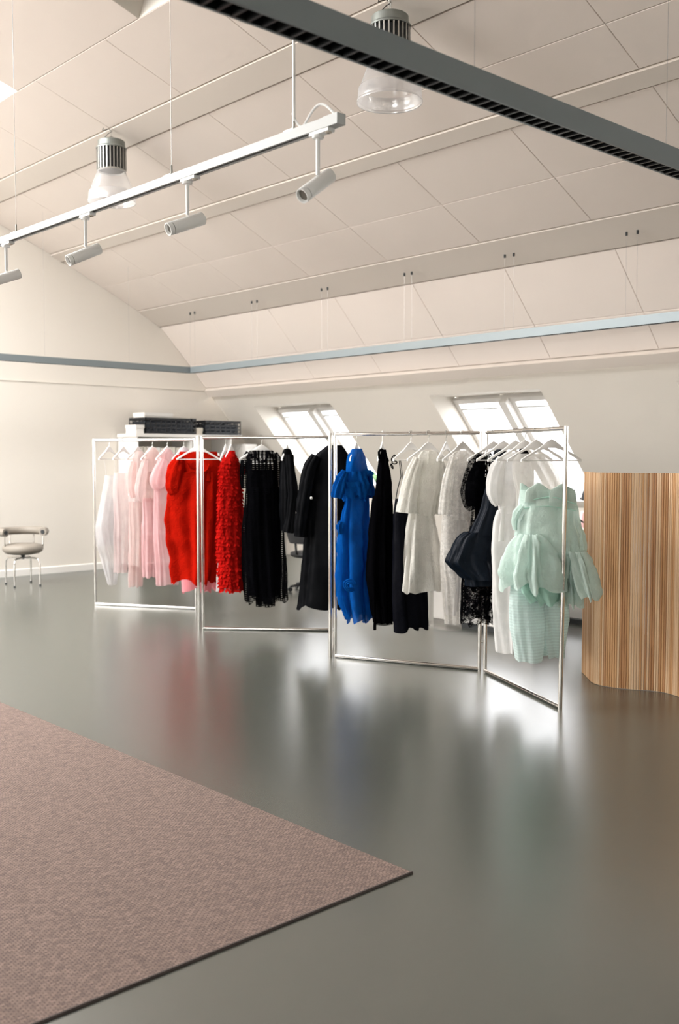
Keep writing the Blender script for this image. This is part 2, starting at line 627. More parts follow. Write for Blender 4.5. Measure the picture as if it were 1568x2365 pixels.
# acoustic panels, one object each
ROWS = [(1, 2, 'high'), (2, 3, None), (4, 5, None), (5, 6, None), (7, 8, None), (8, 9, None), (10, 11, None), (11, 12, None)]
YJ = [YG - .004]
y = 5.26 + 1.285 * 5
while y > -3.2:
    YJ.append(y)
    y -= 1.285
pan_cache = {}
for i0, i1, kind in ROWS:
    p, q = PROF[i0], PROF[i1]
    t = Vector((q[0] - p[0], 0, q[1] - p[1]))
    L = t.length
    ang = math.atan2(-t.z, t.x)
    g = .005
    cols = [(YJ[k + 1], YJ[k]) for k in range(len(YJ) - 1)]
    if kind == 'high':
        cols = [(a, b) for a, b in solid_runs(HIGH_OPEN) if b > 0]
        cols = [(max(a, -1.), min(b, YG - .004)) for a, b in cols]
    for y0, y1 in cols:
        w = y1 - y0 - g * .5
        key = (round(L, 3), round(w, 3))
        if key not in pan_cache:
            b = MB()
            lo = [(g / 2, -w / 2, 0), (L - g / 2, -w / 2, 0), (L - g / 2, w / 2, 0), (g / 2, w / 2, 0)]
            e = .004
            mid = [(x + (e if x < L / 2 else -e), yy + (e if yy < 0 else -e), -.001) for x, yy, z in lo]
            # room side is -z; outer edge bevelled
            b.rings([[(x, yy, .028) for x, yy, z in lo], [(x, yy, .003) for x, yy, z in lo], mid], True, True)
            me = b.mesh('panel', smooth=False)
            me.materials.append(M['panel'])
            pan_cache[key] = me
        share('panel', pan_cache[key], ceiling, (p[0], (y0 + y1) / 2, p[1]), (0, ang, 0))

# beams (purlins), proud of the panels
for (i0, i1, proud) in [(3, 4, .010), (6, 7, .014), (9, 10, .008), (12, 13, .05)]:
    p, q = Vector((PROF[i0][0], 0, PROF[i0][1])), Vector((PROF[i1][0], 0, PROF[i1][1]))
    t = (q - p).normalized()
    nn = Vector((t.z, 0, -t.x))          # into the room
    a, b_, c, d = p - nn * .03 + t * .010, p + nn * proud + t * .012, q + nn * proud - t * .022, q - nn * .03 - t * .020
    mb = MB()
    mb.rings([[Vector((v.x, YB, v.z)) for v in (a, b_, c, d)], [Vector((v.x, YG - .002, v.z)) for v in (a, b_, c, d)]])
    mb.build('beam', 'beam', ceiling, smooth=False)

# eave: mansard with window openings and knee wall
mb = MB()
runs = solid_runs(EAVE_OPEN)
for i in range(len(MANS) - 1):
    if i == 1:
        for y0, y1 in runs:
            strip(mb, MANS[i], MANS[i + 1], y0, y1)
        for y0, y1 in solid_runs(BACK_OPEN):
            strip(mb, MANS[i], MANS[i + 1], y0, y1, True)
    else:
        strip(mb, MANS[i], MANS[i + 1], YB - .1, YG + .1)
        strip(mb, MANS[i], MANS[i + 1], YB - .1, YG + .1, True)
for sx in (1, -1):
    x = XK if sx > 0 else 2 * RX - XK
    mb.add([(x, YB - .1, 0), (x, YG + .1, 0), (x, YG + .1, .98), (x, YB - .1, .98)], [(0, 1, 2, 3)])
# reveals of the mansard openings, going out level
for y0, y1 in EAVE_OPEN:
    A = [(EV0[0], y0, EV0[1]), (EV0[0], y1, EV0[1]), (EV1[0], y1, EV1[1]), (EV1[0], y0, EV1[1])]
    B = [(x + REV, y, z) for x, y, z in A]
    mb.add(A + B, [(0, 1, 5, 4), (1, 2, 6, 5), (2, 3, 7, 6), (3, 0, 4, 7)])
wall_eave = struct(mb.build('wall_eave', 'wall', smooth=False))
# reveals of the high openings
mb = MB()
for y0, y1 in HIGH_OPEN:
    A = [Vector((HI0[0], y0, HI0[1])), Vector((HI0[0], y1, HI0[1])), Vector((HI1[0], y1, HI1[1])), Vector((HI1[0], y0, HI1[1]))]
    B = [v - nh * .40 for v in A]
    mb.add(A + B, [(0, 1, 5, 4), (1, 2, 6, 5), (2, 3, 7, 6), (3, 0, 4, 7)])
trim_hi = struct(mb.build('trim_1', 'wall', smooth=False))

# gable wall and the wall behind the camera, cut to the roof line
GP = offs(PROF + MANS[1:], .10)
full = [(2 * RX - x, z) for x, z in reversed(GP)][:-1] + GP
full = [(full[0][0], 0)] + full + [(full[-1][0], 0)]
for nm, yy in (('wall_gable', YG), ('wall_back', YB)):
    mb = MB()
    sgn = 1 if nm == 'wall_gable' else -1
    R0 = [(x, yy, z) for x, z in full]
    R1 = [(x, yy + .12 * sgn, z) for x, z in full]
    mb.rings([R0, R1])
    w = struct(mb.build(nm, 'wall', smooth=False))
mb = MB()
prof = [(0, 0), (0, -.016), (.085, -.016), (.096, -.008), (.096, 0)]
mb.rings([[(x, YG + dy, z) for z, dy in prof] for x in (2 * RX - XK, XK)])
struct(mb.build('baseboard_gable', 'white', smooth=False))
mb = MB().box((2 * RX - XK + 1.2, YG - .010, 2.618), (9.10, YG + .01, 2.630))
struct(mb.build('trim_2', 'wall', smooth=False))


# windows in the mansard openings: two sashes each, with glass
def sash(parent, y0, y1, e0, e1, dx):
    """frame round a pane; e0 / e1 are the top / bottom (x, z) of the sash in the roof plane"""
    T = Vector((e1[0] - e0[0], 0, e1[1] - e0[1])).normalized()
    nn = Vector((T.z, 0, -T.x))
    wd, th = .065, .07
    O = Vector((dx, 0, 0))

    def bar(pa, pb, side):
        b = MB()
        pts = []
        for pp in (pa, pb):
            pts.append([pp, pp + side * wd, pp + side * wd + nn * th, pp + nn * th])
        b.rings(pts)
        return b
    c00, c01 = Vector((e0[0], y0, e0[1])) + O, Vector((e0[0], y1, e0[1])) + O
    c10, c11 = Vector((e1[0], y0, e1[1])) + O, Vector((e1[0], y1, e1[1])) + O
    bar(c00, c10, Vector((0, 1, 0))).build('stile', 'white', parent, smooth=False)
    bar(c01, c11, Vector((0, -1, 0))).build('stile', 'white', parent, smooth=False)
    bar(c00, c01, T).build('rail', 'white', parent, smooth=False)
    bar(c10, c11, -T).build('rail', 'white', parent, smooth=False)
    b = MB()
    g0, g1 = c00 + T * .05 + nn * .02, c10 - T * .05 + nn * .02
    b.add([g0 + Vector((0, .05, 0)), Vector((g0.x, y1 - .05, g0.z)), Vector((g1.x, y1 - .05, g1.z)), g1 + Vector((0, .05, 0))], [(0, 1, 2, 3)])
    b.build('pane', 'pane', parent, smooth=False)
    hb = MB()
    h0 = c00 + T * .13 + nn * .10
    hb.tube([h0 + Vector((0, .10, 0)), h0 + Vector((0, y1 - y0 - .10, 0))], .012, 8)
    for yy in (.14, y1 - y0 - .14):
        hb.tube([h0 + Vector((0, yy, 0)), h0 + Vector((0, yy, 0)) - nn * .06], .008, 6)
    hb.build('vent_bar', 'steel', parent)


for k, (y0, y1) in enumerate(EAVE_OPEN[:3]):
    mb = MB()
    mid = (y0 + y1) / 2
    T = Vector((EV1[0] - EV0[0], 0, EV1[1] - EV0[1])).normalized()
    nn = Vector((T.z, 0, -T.x))
    pts = []
    for e in (EV0, EV1):
        c = Vector((e[0] + REV, mid, e[1]))
        pts.append([c + Vector((0, -.055, 0)) - nn * .0, c + Vector((0, .055, 0)), c + Vector((0, .055, 0)) + nn * .16, c + Vector((0, -.055, 0)) + nn * .16])
    mb.rings(pts)
    win = struct(mb.build('window_%d' % (k + 1), 'white', smooth=False))
    sash(win, y0 + .005, mid - .055, EV0, EV1, REV)
    sash(win, mid + .055, y1 - .005, EV0, EV1, REV)

# windows of the high openings: frame and pane
for k, (y0, y1) in enumerate(HIGH_OPEN[:2]):
    U = Vector((HI1[0] - HI0[0], 0, HI1[1] - HI0[1]))
    base = Vector((HI0[0], 0, HI0[1])) - nh * .38
    c = [base + Vector((0, y0, 0)), base + Vector((0, y1, 0)), base + U + Vector((0, y1, 0)), base + U + Vector((0, y0, 0))]
    ctr = (c[0] + c[2]) / 2
    inn = [p + (ctr - p) * .10 for p in c]
    mb = MB()
    for j in range(4):
        a, b_, ai, bi = c[j], c[(j + 1) % 4], inn[j], inn[(j + 1) % 4]
        mb.hexa([a, b_, bi, ai], [a + nh * .07, b_ + nh * .07, bi + nh * .07, ai + nh * .07])
    win = struct(mb.build('window_%d' % (k + 4), 'white', smooth=False))
    mb = MB().add([p + nh * .02 for p in inn], [(0, 1, 2, 3)])
    mb.build('pane', 'pane', win, smooth=False)
    if k == 1:
        MB().hexa([p - nh * .012 for p in c], [p - nh * .002 for p in c]).build('daylight_stop_panel', 'grey_paint', win, smooth=False)  # added panel, keeps daylight out so the recess stays dark

# a grey roof across the street, seen low through the right-hand window
root = thing('neighbour_building', 'grey roof of the building outside the skylight', 'building', (31, 19, -6))
MB().box((28, 8, -6), (34, 30, -1.0)).build('facade', 'glassy_grey', root, smooth=False)
mb = MB()
mb.rings([[(27.5, yy, -1.0), (34.5, yy, -1.0), (31, yy, .7)] for yy in (7.6, 30.4)])
mb.build('roof', 'glassy_grey', root, smooth=False)

# ================================================================== RUG
mb = MB()
pr = [(-2.2, 0.0), (-2.2, .007), (2.797, .007), (2.801, .004), (2.801, 0.0)]
mb.rings([[(x, yy, z) for x, z in pr] for yy in (2.634, 10.2)])
rug = mb.build('rug', 'rug', smooth=False)
tag(rug, 'large dusty-pink flat woven rug lying on the grey floor', 'rug')
mb = MB().box((-2.2, 2.629, 0), (2.803, 2.635, .0085))
bd = mb.build('rug_edge', principled('rug_edge_binding', (.07, .055, .05), .9), rug, smooth=False, label='dark bound edge of the rug')

# ================================================================== SUSPENDED GREY CHANNEL LIGHT (rectangle)
BZ0, BZ1, BW = 2.768, 2.850, .080
BX, BYF, BYN = 8.08, 11.84, 2.18
root = thing('channel_light', 'grey rectangular channel light hung from the roof on thin wires', 'light', (BX, BYF, BZ0))


def channel(name, p, q, parent, lab=None):
    """inverted U profile from p to q (centre line, bottom height BZ0)"""
    P, Q = Vector(p), Vector(q)
    t = (Q - P).normalized()
    s = Vector((-t.y, t.x, 0))
    pr = [(-BW / 2, 0), (-BW / 2, BZ1 - BZ0), (BW / 2, BZ1 - BZ0), (BW / 2, 0), (BW / 2 - .008, 0), (BW / 2 - .008, .062), (-BW / 2 + .008, .062), (-BW / 2 + .008, 0)]
    b = MB()
    b.rings([[e + s * u + Vector((0, 0, v)) for u, v in pr] for e in (P, Q)])
    return b.build(name, 'channel', parent, smooth=False, label=lab)


c1 = channel('channel', (-.6, BYN, BZ0), (BX + BW / 2, BYN, BZ0), root)
c2 = channel('channel', (BX, BYN, BZ0), (BX, BYF, BZ0), root)
c3 = channel('channel', (-.6, BYF, BZ0), (BX + BW / 2, BYF, BZ0), root)
b = MB().box((-.0045, -BW / 2 + .008, 0), (.0045, BW / 2 - .008, .034))
blade = b.mesh('louvre_blade', smooth=False)
blade.materials.append(M['louvre'])
for ch, x0, x1 in ((c1, .95, 4.3),):
    x = x0
    while x < x1:
        share('louvre_blade', blade, ch, (x - BX, BYN - BYF, .0))
        x += .05
mb = MB()
x = 4.3
while x < BX - .06:
    mb.box((x - .0045, BYN - BW / 2 + .008, BZ0), (x + .0045, BYN + BW / 2 - .008, BZ0 + .034))
    x += .05
yv = BYN + .08
while yv < BYF - .05:
    mb.box((BX - BW / 2 + .008, yv - .0045, BZ0), (BX + BW / 2 - .008, yv + .0045, BZ0 + .034))
    yv += .05
x = 4.6
while x < BX - .06:
    mb.box((x - .0045, BYF - BW / 2 + .008, BZ0), (x + .0045, BYF + BW / 2 - .008, BZ0 + .034))
    x += .05
lv = mb.build('louvre', 'louvre', root, smooth=False, label='black louvre inside the channel')
lv['kind'] = 'stuff'
mb = MB()                                # black liner added to darken the inside of the channel
h_ = BW / 2 - .0078
mb.box((-.6, BYN - h_, BZ0 + .0015), (BX - .05, BYN - h_ + .002, BZ0 + .06))
mb.box((-.6, BYN + h_ - .002, BZ0 + .0015), (BX - .05, BYN + h_, BZ0 + .06))
mb.box((BX - h_, BYN + .05, BZ0 + .0015), (BX - h_ + .002, BYF - .05, BZ0 + .06))
mb.box((BX + h_ - .002, BYN + .05, BZ0 + .0015), (BX + h_, BYF - .05, BZ0 + .06))
mb.box((4.2, BYF - h_, BZ0 + .0015), (BX - .05, BYF - h_ + .002, BZ0 + .06))
mb.box((4.2, BYF + h_ - .002, BZ0 + .0015), (BX - .05, BYF + h_, BZ0 + .06))
mb.box((-.6, BYN - .031, BZ0 + .05), (BX, BYN + .031, BZ0 + .0615))
mb.box((BX - .031, BYN, BZ0 + .05), (BX + .031, BYF, BZ0 + .0615))
mb.box((4.2, BYF - .031, BZ0 + .05), (BX, BYF + .031, BZ0 + .0615))
mb.build('black_liner', 'louvre', root, smooth=False)


def roof_z(x):
    P = PROF + MANS[1:]
    for (xa, za), (xb, zb) in zip(P, P[1:]):
        if xa <= x <= xb:
            return za + (zb - za) * (x - xa) / (xb - xa)
    return 6.2


# pairs of wires under the beam, with their anchors
for px_, py_ in [(1453, 513), (1169, 567), (935, 609), (742, 646), (580, 677), (437, 700)]:
    yy = on_axis(px_, py_, 0, 8.03)[1]
    for dy in (-.055, .055):
        zt = roof_z(BX) - .02
        MB().tube([(BX, yy + dy, BZ1), (BX, yy + dy, zt)], .0011, 5).build('suspension_wire', 'wire', root)
        MB().tube([(BX, yy + dy, zt - .012), (BX, yy + dy, zt - .045)], .011, 8).build('wire_anchor', 'dark', root)
for xx in (2.6, 3.8):
    MB().tube([(xx, BYN, BZ1), (xx, BYN, roof_z(xx))], .0011, 5).build('suspension_wire', 'wire', root)
    MB().tube([(xx, BYN, BZ1 - .002), (xx, BYN, BZ1 + .022)], .004, 6).build('wire_clamp', 'steel', root)
for xx in (5.9, 7.1):
    MB().tube([(xx, BYF, BZ1), (xx, BYF, roof_z(xx))], .0011, 5).build('suspension_wire', 'wire', root)

# ================================================================== WHITE LIGHTING TRACK WITH SPOTS
TX, TZ = 2.385, 2.757
TY0, TY1 = 2.585, 6.9
root = thing('lighting_track', 'white lighting track hung on thin wires above the rug', 'light', (TX, TY0, TZ - .017))
mb = MB()
pr = [(-.018, -.017), (-.018, .017), (.018, .017), (.018, -.017), (.009, -.017), (.009, -.006), (-.009, -.006), (-.009, -.017)]
mb.rings([[(TX + u, yy, TZ + v) for u, v in pr] for yy in (TY0 + .07, TY1)])
mb.build('rail', 'track', root, smooth=False)
mb = MB().box((TX - .0085, TY0 + .07, TZ - .012), (TX + .0085, TY1, TZ - .0065))
mb.build('conductor_slot', 'dark', root, smooth=False, label='dark slot along the underside')
mb = MB().box((TX - .0195, TY0, TZ - .0185), (TX + .0195, TY0 + .075, TZ + .0185))
mb.build('end_feed', 'track', root, smooth=False)
for px_ in (680, 397, 37):
    # wire position where the track passes that column
    best = min(np.arange(TY0, TY1, .01), key=lambda v: abs(pxx((TX, v, TZ)) - px_))
    zt = roof_z(TX)
    thick = .0055 if px_ == 680 else .0012
    MB().tube([(TX, best, TZ + .05), (TX, best, zt)], thick, 6).build('suspension_wire', 'white_gloss' if px_ == 680 else 'wire', root)
    cl = MB()
    cl.tube([(TX, best, TZ + .012), (TX, best, TZ + .06)], .0045, 8)
    cl.box((TX - .012, best - .006, TZ + .016), (TX + .012, best + .045, TZ + .023))
    cl.build('wire_clamp', 'steel', root)
    if px_ == 680:
        pts = []
        for t in np.linspace(0, 1, 18):
            yv = best + .012 - t * (best + .012 - TY0 - .03)
            zz = TZ + .022 + .055 * math.sin(math.pi * min(1, max(0, (t - .25) / .75))) ** 1.2 + (.06 * (1 - t / .25) ** 2 if t < .25 else 0)
            pts.append((TX + .004, yv, zz))
        MB().tube(pts, .0045, 6).build('feed_cable', 'white_gloss', root)

SPOTS = [(735, (-.56, -.60, -.57), 'nearest the end of the track beside the grey channel'),
         (432, (-.76, -.40, -.51), 'second along the track from the grey channel'),
         (197, (-.74, -.46, -.49), 'third along the track in front of the clear pendant lamp'),
         (14, (-.80, -.38, -.46), 'half cut off at the left edge of the picture')]
for px_, ax, lab in SPOTS:
    yv = min(np.arange(TY0, TY1, .005), key=lambda v: abs(pxx((TX, v, TZ - .03)) - px_))
    root = thing('track_spotlight', 'white cylinder spotlight ' + lab, 'spotlight', (TX, yv, TZ - .017))
    mb = MB()
    mb.box((TX - .016, yv - .07, TZ - .030), (TX + .016, yv + .03, TZ - .0175))
    mb.lathe([(.0, -.040), (.020, -.040), (.021, -.030), (.019, -.029)], 20, (TX, yv, TZ), True, False)
    mb.build('adapter', 'white_gloss', root)
    MB().lathe([(.010, -.06), (.012, -.07), (.012, -.078), (.006, -.08)], 14, (TX, yv - .055, TZ + .045)).build('adapter_knob', 'offwhite', root)
    hz = TZ - .185
    MB().tube([(TX, yv, TZ - .04), (TX, yv, hz + .02)], .0075, 10).build('stem', 'white_gloss', root)
    A = Vector(ax[0] * RGT + ax[1] * np.array([0, 0, 1.]) + ax[2] * FWD).normalized()
    H = Vector((TX, yv, hz)) + Vector((0, 0, -.012))
    f0, f1 = H + A * .095, H - A * .075
    mb = MB()
    mb.tube([f1, f1 + A * .003, f0 - A * .022], [.024, .0265, .0265], 28)
    hd = mb.build('head', 'white_gloss', root)
    MB().tube([f0 - A * .022, f0 - A * .019], .0235, 24).build('shadow_gap', 'grey_paint', hd)
    mb = MB()
    rg = []
    e1 = A.cross(Vector((0, 0, 1))).normalized()
    e2 = A.cross(e1)
    for off, r in ((-.019, .0265), (0, .0265), (0, .0225), (-.012, .019)):
        rg.append([f0 + A * off + (e1 * math.cos(2 * math.pi * k / 28) + e2 * math.sin(2 * math.pi * k / 28)) * r for k in range(28)])
    mb.rings(rg, False, False)
    mb.build('front_ring', 'white_gloss', hd)
    MB().tube([f0 - A * .014, f0 - A * .011], .020, 24).build('lens', principled('spot_lens', (.13, .125, .105), .35), hd)

# ================================================================== INDUSTRIAL PENDANT LAMPS
LX = 5.27
b = MB().box((.118, -.0045, 0), (.147, .0045, .205))
fin_me = b.mesh('fin', smooth=False)
fin_me.materials.append(M['fin'])
for (yy, lab) in ((5.20, 'ribbed aluminium pendant lamp with clear dome behind the grey channel'),
                  (9.08, 'smaller-looking ribbed pendant lamp with clear dome behind the white track')):
    zb = 4.135
    root = thing('pendant_lamp', lab, 'lamp', (LX, yy, zb))
    C0 = (LX, yy, zb)
    for k in range(26):
        share('fin', fin_me, root, (0, 0, .315), (0, 0, 2 * math.pi * k / 26))
    MB().lathe([(.0, .515), (.121, .515), (.121, .315), (.0, .315)], 36, C0).build('housing', 'dark', root)
    MB().lathe([(.0, .605), (.122, .605), (.132, .597), (.134, .545), (.150, .532), (.150, .521), (.0, .521)], 40, C0).build('cap', 'cap', root)
    MB().lathe([(.128, .325), (.136, .317), (.139, .305), (.128, .300), (.122, .312)], 36, C0).build('collar', 'fin', root)
    prof = [(.128, .312), (.142, .29), (.165, .235), (.188, .175), (.205, .125), (.214, .108)]
    ring = MB()

    def ribbed(prof, n=180):
        return [[(LX + (r + (.0022 if k % 2 else 0)) * math.cos(2 * math.pi * k / n), yy + (r + (.0022 if k % 2 else 0)) * math.sin(2 * math.pi * k / n), zb + z) for k in range(n)] for r, z in prof]
    ring.rings(ribbed(prof), False, False)
    ring.build('dome', 'acrylic', root, angle=0)
    MB().rings(ribbed([(.214, .108), (.222, .10), (.229, .02)]), False, False).build('rim_band', 'acrylic_band', root, angle=0)
    MB().lathe([(.229, .02), (.236, .01), (.236, .0), (.230, .003)], 72, C0).build('rim', 'acrylic_band', root)
    ch = MB()
    top = roof_z(LX) + .0
    # eye, chain links, hook
    ch.tube([(LX + .021 * math.cos(a), yy, zb + .628 + .021 * math.sin(a)) for a in np.linspace(-1.4, 4.7, 18)], .005, 8)
    z0 = zb + .652
    k = 0
    while z0 < top - .01:
        pts = []
        for a in np.linspace(0, 2 * math.pi, 15):
            u, v = .010 * math.cos(a), .028 * math.sin(a)
            pts.append((LX + (u if k % 2 else 0), yy + (0 if k % 2 else u), z0 + .022 + v))
        ch.tube(pts, .0026, 6, caps=False)
        z0 += .044
        k += 1
    ch.build('chain', 'steel', root)
    cab = [(LX - .05, yy + .02, zb + .60), (LX - .06, yy + .03, zb + .63), (LX - .03, yy + .01, zb + .67), (LX + .01, yy, zb + .70), (LX - .02, yy + .02, zb + .72), (LX - .07, yy + .05, zb + .70), (LX - .06, yy + .04, top)]
    pts = []
    for i in range(len(cab) - 1):
        for t in np.linspace(0, 1, 5)[:-1]:
            pts.append(Vector(cab[i]).lerp(Vector(cab[i + 1]), t))
    MB().tube(pts, .0035, 6).build('power_cable', 'dark', root)

# ================================================================== GARMENT RACKS (zigzag of six tube frames)
RH = 1.80
RT = .0145


def V2(p):
    return Vector((p[0], p[1], 0))


A_, B1, B2, C1, C2, D1, D2, E_ = (V2(floor_pt(221, 1397)), V2(floor_pt(453, 1408)), V2(floor_pt(469, 1454)), V2(floor_pt(764, 1458)), V2(floor_pt(774, 1518)),
                                  V2(floor_pt(1107, 1549)), V2(floor_pt(1120, 1553)), V2(floor_pt(1293, 1638)))
RACKS = [(A_, B1, 'chrome tube garment frame at the left, hung with pale pink dresses'),
         (B1 + Vector((.01, -.045, 0)), B2 + Vector((-.03, .02, 0)), 'narrow-looking chrome garment frame seen edge-on, holding the puff-sleeved red dress'),
         (B2, C1, 'chrome tube garment frame hung with the red petal dress and the check black dress'),
         (C1 + Vector((.0, -.05, 0)), C2 + Vector((-.035, .02, 0)), 'chrome garment frame seen edge-on, holding the long black coat'),
         (C2, D1, 'chrome tube garment frame hung with the blue dress and white dresses'),
         (D2, E_, 'nearest chrome tube garment frame, hung with the mint dress')]
rail = {}
for (p, q, lab), key in zip(RACKS, 'A B M C F E'.split()):
    root = thing('garment_rack', lab, 'clothes rack', ((p + q) / 2))
    up = Vector((0, 0, RH - RT))
    lo = Vector((0, 0, RT))
    lean = Vector((0, 0, 0))
    if key == 'E':
        lean = Vector((RGT[0], RGT[1], 0)) * .018
    for e, l in ((p, Vector((0, 0, 0))), (q, lean)):
        MB().tube([e, e + up * 1.0 + Vector((0, 0, RT)) + l], RT, 16).build('post', 'chrome', root)
    MB().tube([p + up, q + up + lean], RT, 16).build('top_rail', 'chrome', root)
    MB().tube([p + lo, q + lo], RT, 16).build('bottom_rail', 'chrome', root)
    rail[key] = (p + up, q + up + lean)
    if key in 'FA':
        e = q
        d = Vector((RGT[0], RGT[1], 0))
        for zz in (.22, 1.62):
            MB().tube([e + Vector((0, 0, zz)), e + d * .045 + Vector((0, 0, zz))], .008, 8).build('clamp', 'steel', root)


# ================================================================== HANGERS
def hanger_meshes():
    b = MB()
    rings = []
    hw = .205
    for t in np.linspace(-1, 1, 33):
        s = abs(t)
        x = hw * t
        zc = -.088 - .115 * (s ** 1.12) + .012 * max(0, 1 - s * 4) ** 2 * 0
        th = .009 + .020 * max(0, 1 - s * 2.4) ** 1.0
        if s < .12:
            zc -= .004
        d = .0065 + .002 * (1 - s)
        rings.append([(x, -d, zc - th), (x, d, zc - th), (x, d * 1.0, zc + th * .6), (x, d * .5, zc + th), (x, -d * .5, zc + th), (x, -d, zc + th * .6)])
    b.rings(rings)
    sh = b.mesh('shoulder')
    b = MB().tube([(-hw + .006, 0, -.203), (hw - .006, 0, -.203)], .0042, 8)
    br = b.mesh('trouser_bar')
    pts = []
    for a in np.linspace(math.radians(-35), math.radians(200), 14):
        pts.append((-.019 * math.cos(a) * 1.0, 0, .001 + .019 * math.sin(a)))
    pts = pts[::-1]
    pts2 = [(.0, 0, -.075), (0, 0, -.045), (.004, 0, -.030), (.017, 0, -.012)]
    b = MB().tube(pts2 + pts[::-1][1:], .0022, 6)
    hk = b.mesh('hook')
    sh.materials.append(M['hanger'])
    br.materials.append(M['hanger'])
    hk.materials.append(M['steel'])
    return sh, br, hk


H_SH, H_BR, H_HK = hanger_meshes()


def on_rail(key, px_):
    p, q = rail[key]
    ts = np.linspace(.03, .97, 200)
    return min((p.lerp(q, t) for t in ts), key=lambda v: abs(pxx(v) - px_))


def hanger(pt, psi, what, sx=1.):
    """hanger on the rail at pt, turned psi from facing the camera"""
    fv = Vector((pt.x, pt.y, 0)).normalized()
    a = math.atan2(-fv.x, fv.y) + psi
    root = thing('clothes_hanger', 'white hanger ' + what, 'hanger', (pt.x, pt.y, pt.z), a, 'white hangers on the chrome racks')
    root.scale = (sx, 1, 1)
    share('shoulder', H_SH, root)
    share('trouser_bar', H_BR, root)
    share('hook', H_HK, root)
    return root


# ================================================================== GARMENTS
def smooth_arr(a, k=3, it=2):
    a = np.array(a, float)
    for _ in range(it):
        b = a.copy()
        b[1:-1] = (a[:-2] + 2 * a[1:-1] + a[2:]) / 4
        a = b
    return a


